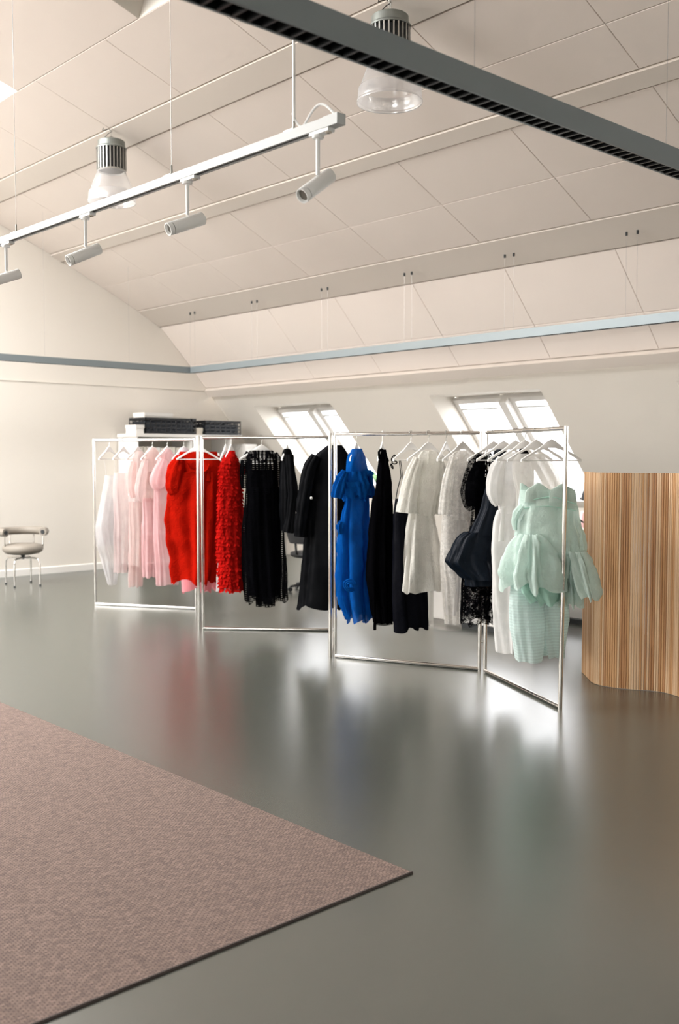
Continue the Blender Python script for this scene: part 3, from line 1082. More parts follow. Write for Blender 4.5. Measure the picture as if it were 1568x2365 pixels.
class Garment:
    def __init__(s, name, label, cat, key, px_, psi_deg, t=None, group=None):
        s.pt = on_rail(key, px_) if t is None else rail[key][0].lerp(rail[key][1], t)
        s.psi = math.radians(psi_deg)
        s.fv = Vector((s.pt.x, s.pt.y, 0)).normalized()
        s.rv = Vector((s.fv.y, -s.fv.x, 0))
        s.w = s.rv * math.cos(s.psi) + s.fv * math.sin(s.psi)
        s.n = -s.rv * math.sin(s.psi) + s.fv * math.cos(s.psi)
        s.root = thing(name, label, cat, (s.pt.x, s.pt.y, s.pt.z - .10), 0, group)
        s.seed = random.random() * 50

    def at(s, x, y, dn=0.):
        """pixel -> point on the upright plane through the rail point, facing the camera, dn further away"""
        d = Vector(ray(x, y))
        dist = Vector((s.pt.x, s.pt.y, 0)).dot(s.fv) + dn
        t = dist / d.dot(s.fv)
        return Vector(CAM) + d * t

    def body(s, name, mat, lv, B=.08, k=9, amp=.008, amp0=.0, wr=.006, hem=.0, dn=0., parent=None, nl=40, na=84, topcap=False, drift=.6, Btop=None, botcap=False):
        lv = sorted(lv)
        ys = np.linspace(lv[0][0], lv[-1][0], nl)
        xl = smooth_arr(np.interp(ys, [l[0] for l in lv], [l[1] for l in lv]))
        xr = smooth_arr(np.interp(ys, [l[0] for l in lv], [l[2] for l in lv]))
        rng = random.Random(int(s.seed * 1000) + len(name))
        ph = [rng.random() * 6.28 for _ in range(6)]
        rings = []
        for i in range(nl):
            t = i / (nl - 1)
            PL, PR = s.at(xl[i], ys[i], dn), s.at(xr[i], ys[i], dn)
            c = (PL + PR) / 2
            a = (PR - PL).length / 2
            b = (Btop if Btop is not None else B * .6) * (1 - t) + B * t
            b = min(b, .75 * a / max(.15, abs(math.sin(s.psi))))
            A = math.sqrt(max(1e-5, a * a - (b * math.sin(s.psi)) ** 2)) / max(.2, math.cos(s.psi))
            A = max(A - amp * t * .8, .4 * A)
            ring = []
            am = amp0 + (amp - amp0) * min(1, t * 1.6)
            for j in range(na):
                th = 2 * math.pi * j / na
                cx, sx = math.cos(th), math.sin(th)
                nx, ny = cx / A, sx / b
                nl_ = math.hypot(nx, ny)
                nx, ny = nx / nl_, ny / nl_
                thp = th + .18 * math.sin(2 * th + ph[3]) + .15 * math.sin(3 * th + ph[4])
                d = am * (math.sin(k * thp + ph[0] + drift * t * 3) + .5 * math.sin((2 * k + 1) * thp + ph[1] - drift * t * 4) + .35 * math.sin((k // 2 + 1) * thp + ph[2]))
                p = c + s.w * (A * cx + nx * d) + s.n * (b * sx + ny * d)
                if wr:
                    q = p * 7.0 + Vector((s.seed, 0, 0))
                    v = noise.noise(q) + .6 * noise.noise(q * 2.6)
                    p = p + (s.w * nx + s.n * ny) * v * wr
                if hem:
                    p.z += hem * (t ** 6) * (math.sin(k * thp + ph[5]) + .6 * math.sin(3 * thp + ph[1]))
                ring.append(p)
            rings.append(ring)
        return MB().rings(rings, topcap, botcap).build(name, mat, parent or s.root, angle=0)

    def tube(s, name, mat, path, ratio=.8, k=7, amp=.004, wr=.006, dn=0., parent=None, nl=26, na=40, cap=False):
        """sleeve: path of (x, y, half width) in pixels, rounded in depth"""
        P = np.array(path, float)
        seg = np.r_[0, np.cumsum(np.hypot(np.diff(P[:, 0]), np.diff(P[:, 1])))]
        tt = np.linspace(0, seg[-1], nl)
        X = smooth_arr(np.interp(tt, seg, P[:, 0]))
        Y = smooth_arr(np.interp(tt, seg, P[:, 1]))
        W = smooth_arr(np.interp(tt, seg, P[:, 2]), it=3)
        rng = random.Random(int(s.seed * 977) + len(name) + int(P[0, 0]))
        ph = [rng.random() * 6.28 for _ in range(4)]
        pts = [s.at(X[i], Y[i], dn) for i in range(nl)]
        scale = (s.at(X[0] + 100, Y[0], dn) - s.at(X[0], Y[0], dn)).length / 100
        rings = []
        for i in range(nl):
            a, b = pts[max(i - 1, 0)], pts[min(i + 1, nl - 1)]
            t = (b - a).normalized()
            e2 = s.fv
            e1 = t.cross(e2).normalized()
            r = W[i] * scale
            u = i / (nl - 1)
            ring = []
            for j in range(na):
                th = 2 * math.pi * j / na
                d = amp * (math.sin(k * th + ph[0] + 1.5 * u) + .5 * math.sin((2 * k + 1) * th + ph[1]))
                p = pts[i] + e1 * (math.cos(th) * (r + d)) + e2 * (math.sin(th) * (r * ratio + d))
                if wr:
                    q = p * 9.0 + Vector((s.seed, 3, 0))
                    v = noise.noise(q) + .5 * noise.noise(q * 2.5)
                    p = p + (e1 * math.cos(th) + e2 * math.sin(th)) * v * wr
                ring.append(p)
            rings.append(ring)
        return MB().rings(rings, False, cap).build(name, mat, parent or s.root, angle=0)

    def strap(s, name, mat, pts, r=.003, dn=0., parent=None):
        P = [s.at(x, y, dn) for x, y in pts]
        return MB().tube(P, r, 6).build(name, mat, parent or s.root)

    def hang(s, what, psi=None, sx=1.):
        return hanger(s.pt, s.psi if psi is None else math.radians(psi), what, sx)


# ---- left frame: pale dresses
g = Garment('dress', 'sheer white organza strap dress, leftmost on the left rack', 'dress', 'A', 252, 58, group='pale organza dresses on the left rack')
g.body('skirt', 'f_white_sheer', [(1098, 242, 272), (1125, 238, 276), (1150, 233, 278), (1215, 221, 280), (1255, 224, 280), (1308, 236, 274), (1350, 250, 266)], B=.10, k=7, amp=.012, hem=.006)
g.body('overskirt', 'f_white_sheer', [(1150, 236, 272), (1215, 226, 272), (1260, 230, 266)], B=.09, k=6, amp=.012)
g.strap('strap', 'f_white_sheer', [(240, 1060), (246, 1100)], .002)
g.strap('strap', 'f_white_sheer', [(263, 1060), (266, 1100)], .002)
g.hang('with an empty bar above the sheer white dress, leftmost on the left rack')

g = Garment('dress', 'pale pink sheer strap dress between the white organza dress and the puff-sleeved ones', 'dress', 'A', 284, 58, group='pale organza dresses on the left rack')
g.body('skirt', 'f_pale_pink', [(1092, 264, 294), (1130, 262, 297), (1200, 264, 300), (1322, 266, 294)], B=.09, k=7, amp=.011, hem=.005)
g.strap('strap', 'f_pale_pink', [(272, 1058), (272, 1094)], .002)
g.strap('strap', 'f_pale_pink', [(293, 1058), (289, 1094)], .002)
g.hang('second from the left on the left rack, holding the pale pink strap dress')

g = Garment('dress', 'blush organza dress with small puff sleeves, longest of the pale dresses', 'dress', 'A', 318, 55, group='pale organza dresses on the left rack')
g.body('bodice', 'f_pale_pink', [(1040, 312, 326), (1054, 304, 336), (1090, 302, 334), (1160, 297, 332)], B=.08, k=6, amp=.008)
g.body('skirt', 'f_blush', [(1158, 296, 332), (1240, 296, 331), (1354, 296, 328)], B=.10, k=8, amp=.014, amp0=.006, hem=.006)
g.tube('puff_sleeve', 'f_blush', [(308, 1066, 7), (304, 1090, 11), (303, 1125, 11), (307, 1150, 5)], dn=-.12)
g.hang('holding the blush puff-sleeved dress on the left rack')

g = Garment('dress', 'pale pink organza dress with a long hanging puff sleeve', 'dress', 'A', 352, 55, group='pale organza dresses on the left rack')
g.body('bodice', 'f_blush', [(1034, 344, 360), (1046, 334, 368), (1100, 330, 366), (1160, 330, 362)], B=.08, k=6, amp=.008)
g.body('skirt', 'f_pink', [(1150, 330, 364), (1240, 328, 364), (1332, 330, 362)], B=.10, k=8, amp=.014, amp0=.006, hem=.006)
g.tube('puff_sleeve', 'f_pale_pink', [(336, 1062, 6), (329, 1090, 10), (324, 1125, 12), (323, 1146, 10), (325, 1156, 4)], dn=-.14)
g.hang('holding the pale pink dress with the long puff sleeve')

g = Garment('dress', 'pink organza dress with a gathered puff sleeve, next to the red dress', 'dress', 'A', 386, 55, group='pale organza dresses on the left rack')
g.body('bodice', 'f_pink', [(1036, 378, 394), (1050, 366, 402), (1100, 362, 404), (1130, 360, 402)], B=.08, k=6, amp=.008)
g.body('skirt', 'f_pink', [(1125, 358, 402), (1200, 358, 404), (1280, 360, 408), (1350, 362, 410)], B=.11, k=8, amp=.016, amp0=.008, hem=.006)
g.tube('puff_sleeve', 'f_pink', [(378, 1060, 7), (370, 1085, 14), (364, 1108, 18), (366, 1124, 16), (370, 1130, 9)], dn=-.16)
g.hang('holding the pink organza dress next to the red dress')

g = Garment('dress', 'lilac-white organza top showing behind the red puff sleeve', 'blouse', 'A', 424, 55, group='pale organza dresses on the left rack')
g.body('bodice', 'f_lilac', [(1034, 416, 432), (1050, 404, 444), (1100, 396, 446), (1240, 394, 446), (1300, 396, 444)], B=.09, k=7, amp=.010)
g.hang('holding the lilac-white top behind the red puff sleeve')

# ---- edge-on frame: red puff-sleeved dress with the rose dress behind
g = Garment('dress', 'rose pink satin dress whose hem shows below the red dress', 'dress', 'B', 460, 0, t=.30)
g.body('skirt', 'f_rose', [(1060, 440, 482), (1120, 424, 496), (1250, 416, 504), (1342, 418, 503), (1362, 420, 500)], B=.13, k=7, amp=.014, hem=.028)
g.hang('holding the rose satin dress behind the red dress')

g = Garment('dress', 'bright red textured dress with puff sleeves on the edge-on rack', 'dress', 'B', 460, 0, t=.62)
g.body('bodice', 'f_red', [(1043, 414, 502), (1056, 412, 504), (1080, 414, 506), (1110, 418, 506)], B=.09, k=5, amp=.005, Btop=.05)
g.body('skirt', 'f_red', [(1090, 404, 508), (1148, 386, 510), (1200, 382, 511), (1240, 386, 509), (1290, 394, 506), (1343, 397, 500)], B=.15, k=8, amp=.026, amp0=.012, hem=.022, wr=.016)
g.tube('puff_sleeve', 'f_red', [(416, 1052, 8), (408, 1078, 18), (401, 1105, 21), (400, 1126, 19), (404, 1138, 14)], dn=-.05, wr=.012)
g.tube('puff_sleeve', 'f_red', [(498, 1054, 8), (502, 1080, 10), (505, 1110, 11), (505, 1132, 8)], dn=.02, wr=.012)
g.strap('neck_frill', 'f_red', [(432, 1070), (440, 1085), (458, 1094), (478, 1086), (484, 1072)], .012, dn=-.09)
hanger(rail['B'][0].lerp(rail['B'][1], .715), 0., 'holding the red puff-sleeved dress, its bar across the neckline')

# ---- middle frame
g = Garment('dress', 'sheer off-white lining dress whose round hem shows below the red petal dress', 'dress', 'M', 520, 40)
g.body('skirt', 'f_white_sheer', [(1250, 510, 548), (1330, 499, 556), (1364, 497, 558)], B=.10, k=6, amp=.006, hem=.003, dn=.16)
g.strap('strap', 'f_white_sheer', [(520, 1050), (528, 1252)], .002, dn=.16)
g.hang('holding the off-white lining dress behind the red petal dress', psi=35, sx=.3)

g = Garment('dress', 'red dress covered in small fluttering petals beside the black check dress', 'dress', 'M', 533, 35)
sk = g.body('slip', 'f_red_petal', [(1041, 526, 540), (1052, 516, 546), (1070, 509, 553), (1134, 506, 559), (1255, 503, 561), (1358, 509, 561)], B=.10, k=6, amp=.008, hem=.006)
# petals: small curved leaves standing off the slip
rng = random.Random(3)
mb = MB()
src = sk.data
verts = [Vector(v.co) + g.root.location for v in src.vertices]
norms = [Vector(v.normal) for v in src.vertices]
idx = list(range(len(verts)))
rng.shuffle(idx)
for i in idx[:2100]:
    c, n_ = verts[i], norms[i]
    ctr = Vector((g.pt.x, g.pt.y, c.z))
    if n_.dot(c - ctr) < 0:
        n_ = -n_
    s1 = n_.cross(Vector((0, 0, 1)))
    if s1.length < .1:
        continue
    s1.normalize()
    a = rng.uniform(-.7, .7)
    dn_ = (Vector((0, 0, -1)) * math.cos(a) + s1 * math.sin(a))
    sd = dn_.cross(n_).normalized()
    L = rng.uniform(.022, .038)
    W = L * .45
    lift = rng.uniform(.3, .65)
    p0 = c + n_ * .002
    p1 = c + dn_ * L * .5 + n_ * L * lift * .35
    p2 = c + dn_ * L + n_ * L * lift
    mb.add([p0 - sd * W * .3, p0 + sd * W * .3, p1 + sd * W, p1 - sd * W, p2 + sd * W * .35, p2 - sd * W * .35], [(0, 1, 2, 3), (3, 2, 4, 5)])
pt = mb.build('petals', 'f_red_petal', g.root, angle=0)
pt['kind'] = 'stuff'
g.tube('sleeve_frill', 'f_red_petal', [(552, 1084, 3), (558, 1080, 5), (563, 1087, 5), (561, 1095, 3)], amp=.006)
g.hang('holding the red petal dress', psi=35, sx=.36)

g = Garment('dress', 'long black check organza dress with short sheer sleeves and see-through hem', 'dress', 'M', 604, 12)
g.body('bodice', 'f_black_check', [(1040, 578, 630), (1052, 568, 640), (1090, 570, 646), (1140, 570, 648)], B=.08, k=5, amp=.006, Btop=.05)
g.body('slip', 'f_black', [(1085, 578, 640), (1134, 571, 644), (1215, 566, 651), (1309, 568, 648), (1375, 570, 648)], B=.09, k=6, amp=.010, hem=.010)
g.body('overskirt', 'f_black_check', [(1125, 569, 648), (1215, 562, 654), (1309, 562, 660), (1388, 566, 663)], B=.13, k=6, amp=.014, amp0=.006, hem=.020)
g.body('underskirt', 'f_black_check', [(1330, 588, 634), (1400, 590, 634)], B=.08, k=4, amp=.008, hem=.003)
g.tube('sleeve', 'f_black_check', [(578, 1046, 10), (568, 1066, 12), (564, 1096, 10), (566, 1128, 8)])
g.tube('sleeve', 'f_black_check', [(632, 1048, 8), (642, 1066, 10), (646, 1100, 9), (646, 1122, 7)], dn=.02)
mb = MB()
pts = [g.at(x, y, -.07) for x, y in [(590, 1040), (591, 1056), (598, 1066), (605, 1068), (612, 1064), (618, 1054), (619, 1040)]]
mb.tube(pts, .010, 8)
mb.build('collar', 'f_black', g.root, angle=0)
g.hang('in the neck of the black check dress')

g = Garment('jacket', 'black long-sleeved jacket seen from its side, between the check dress and the coat', 'jacket', 'M', 662, 62)
g.body('body', 'f_black_coat', [(1036, 657, 669), (1044, 651, 675), (1094, 647, 682), (1134, 646, 688), (1200, 646, 682), (1226, 648, 680)], B=.10, k=4, amp=.006, wr=.010)
g.tube('sleeve', 'f_black_coat', [(668, 1050, 9), (672, 1090, 11), (676, 1140, 12), (671, 1190, 10), (665, 1230, 12)], dn=-.10, wr=.010)
g.hang('holding the black jacket', psi=62, sx=.5)

g = Garment('coat', 'long black coat facing forward behind the blue dress', 'coat', 'C', 766, 0, t=.45)
g.body('body', 'f_black_coat', [(1028, 755, 790), (1040, 738, 800), (1056, 722, 810), (1120, 712, 814), (1200, 706, 812), (1260, 702, 806), (1330, 697, 800), (1402, 688, 795)], B=.13, k=5, amp=.013, wr=.012, hem=.016, Btop=.05)
g.tube('sleeve', 'f_black_coat', [(730, 1052, 13), (716, 1080, 15), (706, 1130, 16), (698, 1185, 15), (693, 1240, 14)], dn=-.08, wr=.012)
g.tube('sleeve', 'f_black_coat', [(806, 1052, 9), (812, 1090, 10), (816, 1150, 10)], dn=.0, wr=.012)
MB().lathe([(0, .012), (.008, .009), (.012, 0), (.008, -.009), (0, -.012)], 12, g.at(719, 1150, -.20)).build('button', 'white', g.root)
g.hang('holding the long black coat', psi=0)

# ---- third frame: blue, black, ivory, lace
g = Garment('dress', 'long cobalt blue organza dress with ruffled sleeves', 'dress', 'F', 823, 55)
g.body('bodice', 'f_blue', [(1036, 814, 834), (1050, 806, 840), (1080, 800, 848), (1150, 799, 851)], B=.08, k=6, amp=.010, wr=.012)
g.body('skirt', 'f_blue', [(1140, 799, 850), (1180, 792, 850), (1228, 787, 849), (1295, 784, 846), (1362, 784, 846), (1405, 790, 852), (1428, 796, 852)], B=.12, k=8, amp=.024, amp0=.008, wr=.018, hem=.030)
g.body('ruffle', 'f_blue_dark', [(1088, 792, 850), (1110, 784, 856), (1134, 786, 856)], B=.13, k=9, amp=.020, amp0=.008, wr=.016, hem=.020, Btop=.08)
g.body('ruffle', 'f_blue_dark', [(1112, 788, 850), (1132, 790, 852), (1150, 792, 853)], B=.12, k=8, amp=.018, amp0=.006, wr=.014, hem=.018, Btop=.08, dn=-.04)
g.tube('ruffle_sleeve', 'f_blue_dark', [(798, 1088, 6), (788, 1106, 10), (781, 1126, 11), (777, 1150, 8)], k=6, amp=.012, wr=.014, dn=-.16)
g.tube('ruffle_sleeve', 'f_blue_dark', [(842, 1084, 5), (850, 1102, 8), (854, 1128, 8), (856, 1150, 5)], k=6, amp=.010, wr=.012, dn=.05)
g.tube('frill', 'f_blue_dark', [(844, 1096, 3), (854, 1092, 5), (861, 1098, 3)], k=5, amp=.008, dn=-.02)
g.tube('frill', 'f_blue_dark', [(788, 1204, 3), (783, 1216, 5), (786, 1234, 3)], k=5, amp=.006, dn=-.13)
mb = MB()
pc = g.at(808, 1352, -.17)
for q in range(3):
    rr = .018 + .014 * q
    mb.tube([pc + g.rv * (rr * math.cos(a) * (1 + .1 * math.sin(3 * a))) + Vector((0, 0, rr * math.sin(a))) - g.fv * (.012 - .006 * q) for a in np.linspace(0, 5.6, 20)], .007, 6)
mb.build('rosette', 'f_blue', g.root, angle=0)
g.hang('holding the cobalt blue dress', psi=55, sx=.42)

g = Garment('dress', 'long plain black chiffon dress with a bow at the shoulder, right of the blue dress', 'dress', 'F', 883, 55)
g.body('bodice', 'f_black', [(1038, 877, 891), (1060, 873, 896), (1080, 872, 900), (1150, 862, 906)], B=.07, k=5, amp=.005)
g.body('skirt', 'f_black', [(1145, 861, 906), (1228, 853, 909), (1335, 846, 910), (1420, 860, 907), (1438, 864, 906)], B=.11, k=7, amp=.012, amp0=.004, hem=.008)
g.body('hem_sheer', 'f_black_sheer', [(1400, 862, 908), (1442, 868, 905)], B=.11, k=5, amp=.006)
g.strap('shoulder_loop', 'f_black', [(876, 1060), (875, 1044), (880, 1037), (888, 1042), (892, 1058), (890, 1075)], .010, dn=-.05)
g.body('sash', 'f_black', [(1330, 862, 870), (1455, 862, 869)], B=.012, k=2, amp=.001, dn=-.14)
mb = MB()
pc = g.at(899, 1068, -.04)
for (dx, dz, s_) in ((.03, .035, 1), (.04, .0, .8), (.02, -.03, .8), (-.012, .02, .6)):
    c = pc + g.rv * dx * .5 + Vector((0, 0, dz * .5))
    mb.tube([c + g.rv * dx * (.5 - .5 * math.cos(a)) + Vector((0, 0, dz * (.5 - .5 * math.cos(a)) + .014 * s_ * math.sin(a))) for a in np.linspace(0, 2 * math.pi, 14)], .005, 6)
mb.build('bow', 'f_black_sheer', g.root, angle=0)
g.hang('holding the black chiffon dress with the bow', psi=55, sx=.3)

g = Garment('dress', 'black floral velvet slip dress on thin straps behind the ivory dress', 'dress', 'F', 949, 50)
g.body('skirt', 'f_velvet', [(1152, 912, 952), (1180, 908, 958), (1260, 906, 975), (1364, 905, 988), (1450, 910, 990)], B=.09, k=6, amp=.012, hem=.014)
g.strap('strap', 'f_velvet', [(922, 1064), (926, 1100), (918, 1130), (914, 1154)], .0035, dn=-.1)
g.strap('strap', 'f_velvet', [(925, 1064), (931, 1108), (940, 1154)], .0028)
g.hang('with only thin black straps on it, left of the ivory dress')

g = Garment('dress', 'ivory textured knee-length dress with wide elbow sleeves', 'dress', 'F', 989, 40)
g.body('bodice', 'f_ivory', [(1041, 976, 1008), (1052, 966, 1014), (1075, 958, 1020), (1130, 954, 1014), (1190, 946, 1002)], B=.09, k=6, amp=.006, wr=.010, Btop=.05)
g.body('skirt', 'f_ivory', [(1180, 946, 1000), (1228, 938, 1008), (1300, 930, 1016), (1364, 923, 1022)], B=.13, k=9, amp=.020, amp0=.008, hem=.010)
g.tube('sleeve', 'f_ivory', [(966, 1058, 10), (954, 1090, 15), (945, 1130, 18), (940, 1164, 21), (938, 1184, 22)], dn=-.14, amp=.007)
g.tube('sleeve', 'f_ivory', [(1012, 1056, 9), (1018, 1095, 14), (1020, 1140, 16), (1018, 1188, 16)], dn=.05, amp=.007)
MB().tube([g.at(989, 1046, -.085), g.at(989, 1074, -.095)], .004, 6).build('placket', 'f_ivory', g.root)
g.hang('holding the ivory textured dress')

g = Garment('dress', 'floor-skimming transparent ivory tulle gown with stiff round hem', 'dress', 'F', 1030, 30)
g.body('skirt', 'f_tulle', [(1190, 1000, 1050), (1300, 996, 1056), (1380, 993, 1060), (1448, 990, 1064)], B=.16, k=5, amp=.004, wr=.003)
r_ = g.body('hem_band', 'f_tulle', [(1436, 990, 1064), (1450, 989, 1065)], B=.163, k=5, amp=.003, wr=0)
g.strap('strap', 'f_tulle', [(1022, 1050), (1016, 1195)], .002)
g.strap('strap', 'f_tulle', [(1036, 1050), (1040, 1195)], .002)
g.hang('holding the transparent tulle gown, half hidden by lace', psi=72)

g = Garment('dress', 'long white lace dress with sheer sleeves, left of the black lace dress', 'dress', 'F', 1068, 45)
g.body('bodice', 'f_white_lace', [(1040, 1052, 1086), (1052, 1040, 1096), (1100, 1034, 1098), (1200, 1026, 1094)], B=.09, k=6, amp=.007, Btop=.05)
g.body('skirt', 'f_white_lace', [(1190, 1024, 1094), (1260, 1020, 1088), (1310, 1020, 1076), (1380, 1024, 1068), (1440, 1029, 1064)], B=.10, k=6, amp=.012, amp0=.006, hem=.005)
g.body('slip', 'f_white_sheer', [(1080, 1040, 1092), (1200, 1030, 1090), (1310, 1024, 1074), (1420, 1030, 1062)], B=.08, k=5, amp=.008)
g.tube('sleeve', 'f_white_lace', [(1048, 1054, 8), (1038, 1090, 12), (1030, 1140, 13), (1027, 1188, 14)], dn=-.12)
g.hang('holding the long white lace dress')

# ---- nearest frame
g = Garment('dress', 'black lace dress with one big puff sleeve and scalloped hem', 'dress', 'E', 1146, 24, t=.10)
g.body('bodice', 'f_black_lace', [(1046, 1104, 1150), (1060, 1096, 1150), (1110, 1090, 1148), (1180, 1092, 1146)], B=.08, k=5, amp=.007, Btop=.05)
g.body('slip', 'f_black', [(1100, 1102, 1148), (1200, 1096, 1146), (1330, 1076, 1140)], B=.07, k=5, amp=.007)
g.body('skirt', 'f_black_lace', [(1180, 1092, 1146), (1300, 1072, 1140), (1345, 1066, 1138), (1400, 1063, 1136), (1438, 1062, 1137)], B=.10, k=7, amp=.014, amp0=.006, hem=.012)
g.body('skirt_lining', 'f_black_lace', [(1200, 1096, 1144), (1300, 1074, 1138), (1428, 1068, 1130)], B=.085, k=6, amp=.010, hem=.010)
g.tube('puff_sleeve', 'f_black_lace', [(1114, 1050, 10), (1102, 1074, 20), (1094, 1110, 25), (1092, 1145, 27), (1096, 1168, 24), (1100, 1174, 16)], dn=-.06, wr=.012)
g.tube('sleeve_lining', 'f_black', [(1112, 1060, 8), (1100, 1100, 19), (1096, 1150, 22), (1098, 1168, 18)], dn=-.05)
g.hang('holding the black lace dress, farthest on the nearest rack')

g = Garment('dress', 'dark navy taffeta dress with a flared peplum over the black lace', 'dress', 'E', 1178, 24, t=.24)
g.body('bodice', 'f_navy', [(1038, 1142, 1168), (1060, 1136, 1170), (1120, 1122, 1166), (1175, 1110, 1160), (1235, 1082, 1146)], B=.08, k=5, amp=.006)
g.body('peplum', 'f_navy', [(1228, 1074, 1142), (1240, 1058, 1140), (1265, 1044, 1139), (1297, 1028, 1138), (1318, 1048, 1139), (1336, 1066, 1139)], B=.14, k=8, amp=.010, amp0=.006, wr=.010)
g.body('skirt', 'f_navy', [(1300, 1070, 1138), (1352, 1074, 1139)], B=.08, k=5, amp=.007)
g.hang('holding the navy peplum dress')

g = Garment('dress', 'long white voile dress with a big puff sleeve, left of the mint dress', 'dress', 'E', 1212, 24, t=.40)
g.body('bodice', 'f_white_voile', [(1044, 1168, 1222), (1054, 1154, 1232), (1080, 1148, 1236), (1130, 1150, 1234), (1185, 1150, 1230)], B=.08, k=6, amp=.008, Btop=.05)
g.body('skirt', 'f_white_voile', [(1178, 1150, 1230), (1210, 1140, 1232), (1260, 1136, 1234), (1330, 1138, 1228), (1420, 1140, 1216), (1506, 1146, 1200)], B=.11, k=8, amp=.015, amp0=.006, hem=.006)
g.tube('puff_sleeve', 'f_white_voile', [(1160, 1058, 10), (1148, 1082, 18), (1142, 1110, 20), (1142, 1140, 18), (1147, 1160, 12), (1150, 1168, 6)], dn=-.08, wr=.010)
g.body('ribbon', 'f_white_voile', [(1170, 1158, 1168), (1250, 1150, 1164)], B=.01, k=2, amp=.001, dn=-.15)
g.hang('holding the white voile dress')

g = Garment('top', 'black camisole almost hidden behind the white hangers', 'top', 'E', 1230, 24, t=.52)
g.body('body', 'f_black', [(1036, 1200, 1212), (1046, 1196, 1222), (1060, 1200, 1220)], B=.03, k=3, amp=.003)
g.hang('holding the hidden black camisole')

g = Garment('top', 'see-through white mesh top hanging just behind the mint dress', 'top', 'E', 1243, 24, t=.66)
g.body('body', 'f_white_mesh', [(1048, 1196, 1288), (1062, 1184, 1306), (1090, 1184, 1306), (1130, 1192, 1300), (1200, 1190, 1300)], B=.06, k=7, amp=.006, Btop=.04)
g.hang('holding the white mesh top')

g = Garment('dress', 'mint green organza dress with ruffled peplum and striped skirt on the nearest rack', 'dress', 'E', 1275, 22, t=.84)
g.body('bodice', 'f_mint', [(1131, 1199, 1328), (1150, 1200, 1330), (1175, 1198, 1334)], B=.09, k=5, amp=.004, Btop=.085, nl=16)
g.body('side_panel', 'f_mint', [(1116, 1200, 1206), (1124, 1199, 1218), (1134, 1199, 1228), (1160, 1200, 1224)], B=.02, k=3, amp=.002, dn=-.06, nl=14, na=28)
# sweetheart cups, standing proud of the bodice
for x0, x1, x2, yt in ((1213, 1244, 1274, 1116), (1268, 1298, 1330, 1118)):
    g.body('cup', 'f_mint_band', [(yt, x1 - 3, x1 + 3), (yt + 5, x1 - 12, x1 + 11), (1130, x0 + 4, x2 - 5), (1140, x0, x2), (1160, x0 - 2, x2 + 2)], B=.016, k=2, amp=.001, dn=-.088, nl=18, na=36, Btop=.006)
g.body('waistband', 'f_mint_band', [(1150, 1212, 1332), (1172, 1210, 1334)], B=.105, k=4, amp=.002, nl=8, Btop=.10)
g.strap('piping', 'f_mint_deep', [(1212, 1160), (1240, 1152), (1262, 1148), (1284, 1149), (1310, 1158), (1330, 1164)], .004, dn=-.115)
g.strap('piping', 'f_mint_deep', [(1210, 1174), (1240, 1170), (1266, 1169), (1300, 1174), (1332, 1180)], .003, dn=-.115)
g.body('overskirt', 'f_mint', [(1168, 1204, 1334), (1200, 1196, 1338), (1235, 1190, 1346), (1275, 1192, 1352), (1330, 1200, 1340)], B=.15, k=11, amp=.014, amp0=.006, wr=.012, Btop=.10)
g.body('peplum', 'f_mint', [(1232, 1198, 1250), (1250, 1186, 1270), (1290, 1171, 1286), (1326, 1158, 1293), (1354, 1158, 1296)], B=.19, k=7, amp=.034, amp0=.016, wr=.020, hem=.028, dn=-.10, Btop=.10)
g.body('peplum', 'f_mint', [(1272, 1300, 1350), (1290, 1302, 1362), (1330, 1306, 1374), (1366, 1312, 1382), (1378, 1322, 1374)], B=.14, k=7, amp=.020, amp0=.010, wr=.014, hem=.014, dn=-.04, Btop=.08)
g.body('peplum', 'f_mint', [(1278, 1280, 1330), (1330, 1284, 1336), (1396, 1288, 1342)], B=.10, k=7, amp=.018, amp0=.010, wr=.014, hem=.016, dn=.0, Btop=.08)
g.body('peplum_lining', 'f_mint_deep', [(1300, 1190, 1290), (1360, 1186, 1296), (1388, 1210, 1290)], B=.13, k=9, amp=.018, wr=.012, hem=.014, dn=-.06)
g.body('striped_skirt', 'f_mint_stripe', [(1335, 1178, 1256), (1400, 1176, 1258), (1450, 1177, 1258), (1524, 1186, 1254)], B=.09, k=4, amp=.008, wr=.008, hem=.004, dn=-.07)
g.body('striped_skirt', 'f_mint_stripe', [(1335, 1220, 1312), (1440, 1228, 1312), (1514, 1250, 1304)], B=.08, k=5, amp=.012, wr=.008, hem=.006, dn=.04)
g.tube('side_bow', 'f_mint', [(1212, 1170, 8), (1200, 1188, 13), (1194, 1205, 11), (1194, 1224, 8)], k=6, amp=.010, wr=.012, dn=-.08)
for a, b_ in (((1226, 1066), (1232, 1114)), ((1318, 1068), (1312, 1114))):
    g.strap('strap', 'f_white_mesh', [a, b_], .0016, dn=-.02)
g.hang('holding the mint dress, nearest on the racks')

# ================================================================== PINE SLAT SCREEN
ctrl = [(6.42, 4.30), (6.29, 4.17), (6.15, 4.02), (6.125, 3.90), (6.16, 3.76), (6.235, 3.63), (6.255, 3.52), (6.215, 3.40), (6.13, 3.26), (6.10, 3.10), (6.18, 2.93), (6.27, 2.78), (6.26, 2.62), (6.18, 2.48), (6.15, 2.32)]


def catmull(P, n=24):
    out = []
    for i in range(len(P) - 1):
        p0, p1, p2, p3 = [np.array(P[min(max(j, 0), len(P) - 1)]) for j in (i - 1, i, i + 1, i + 2)]
        for t in np.linspace(0, 1, n, endpoint=False):
            out.append(.5 * ((2 * p1) + (-p0 + p2) * t + (2 * p0 - 5 * p1 + 4 * p2 - p3) * t * t + (-p0 + 3 * p1 - 3 * p2 + p3) * t ** 3))
    return np.array(out)


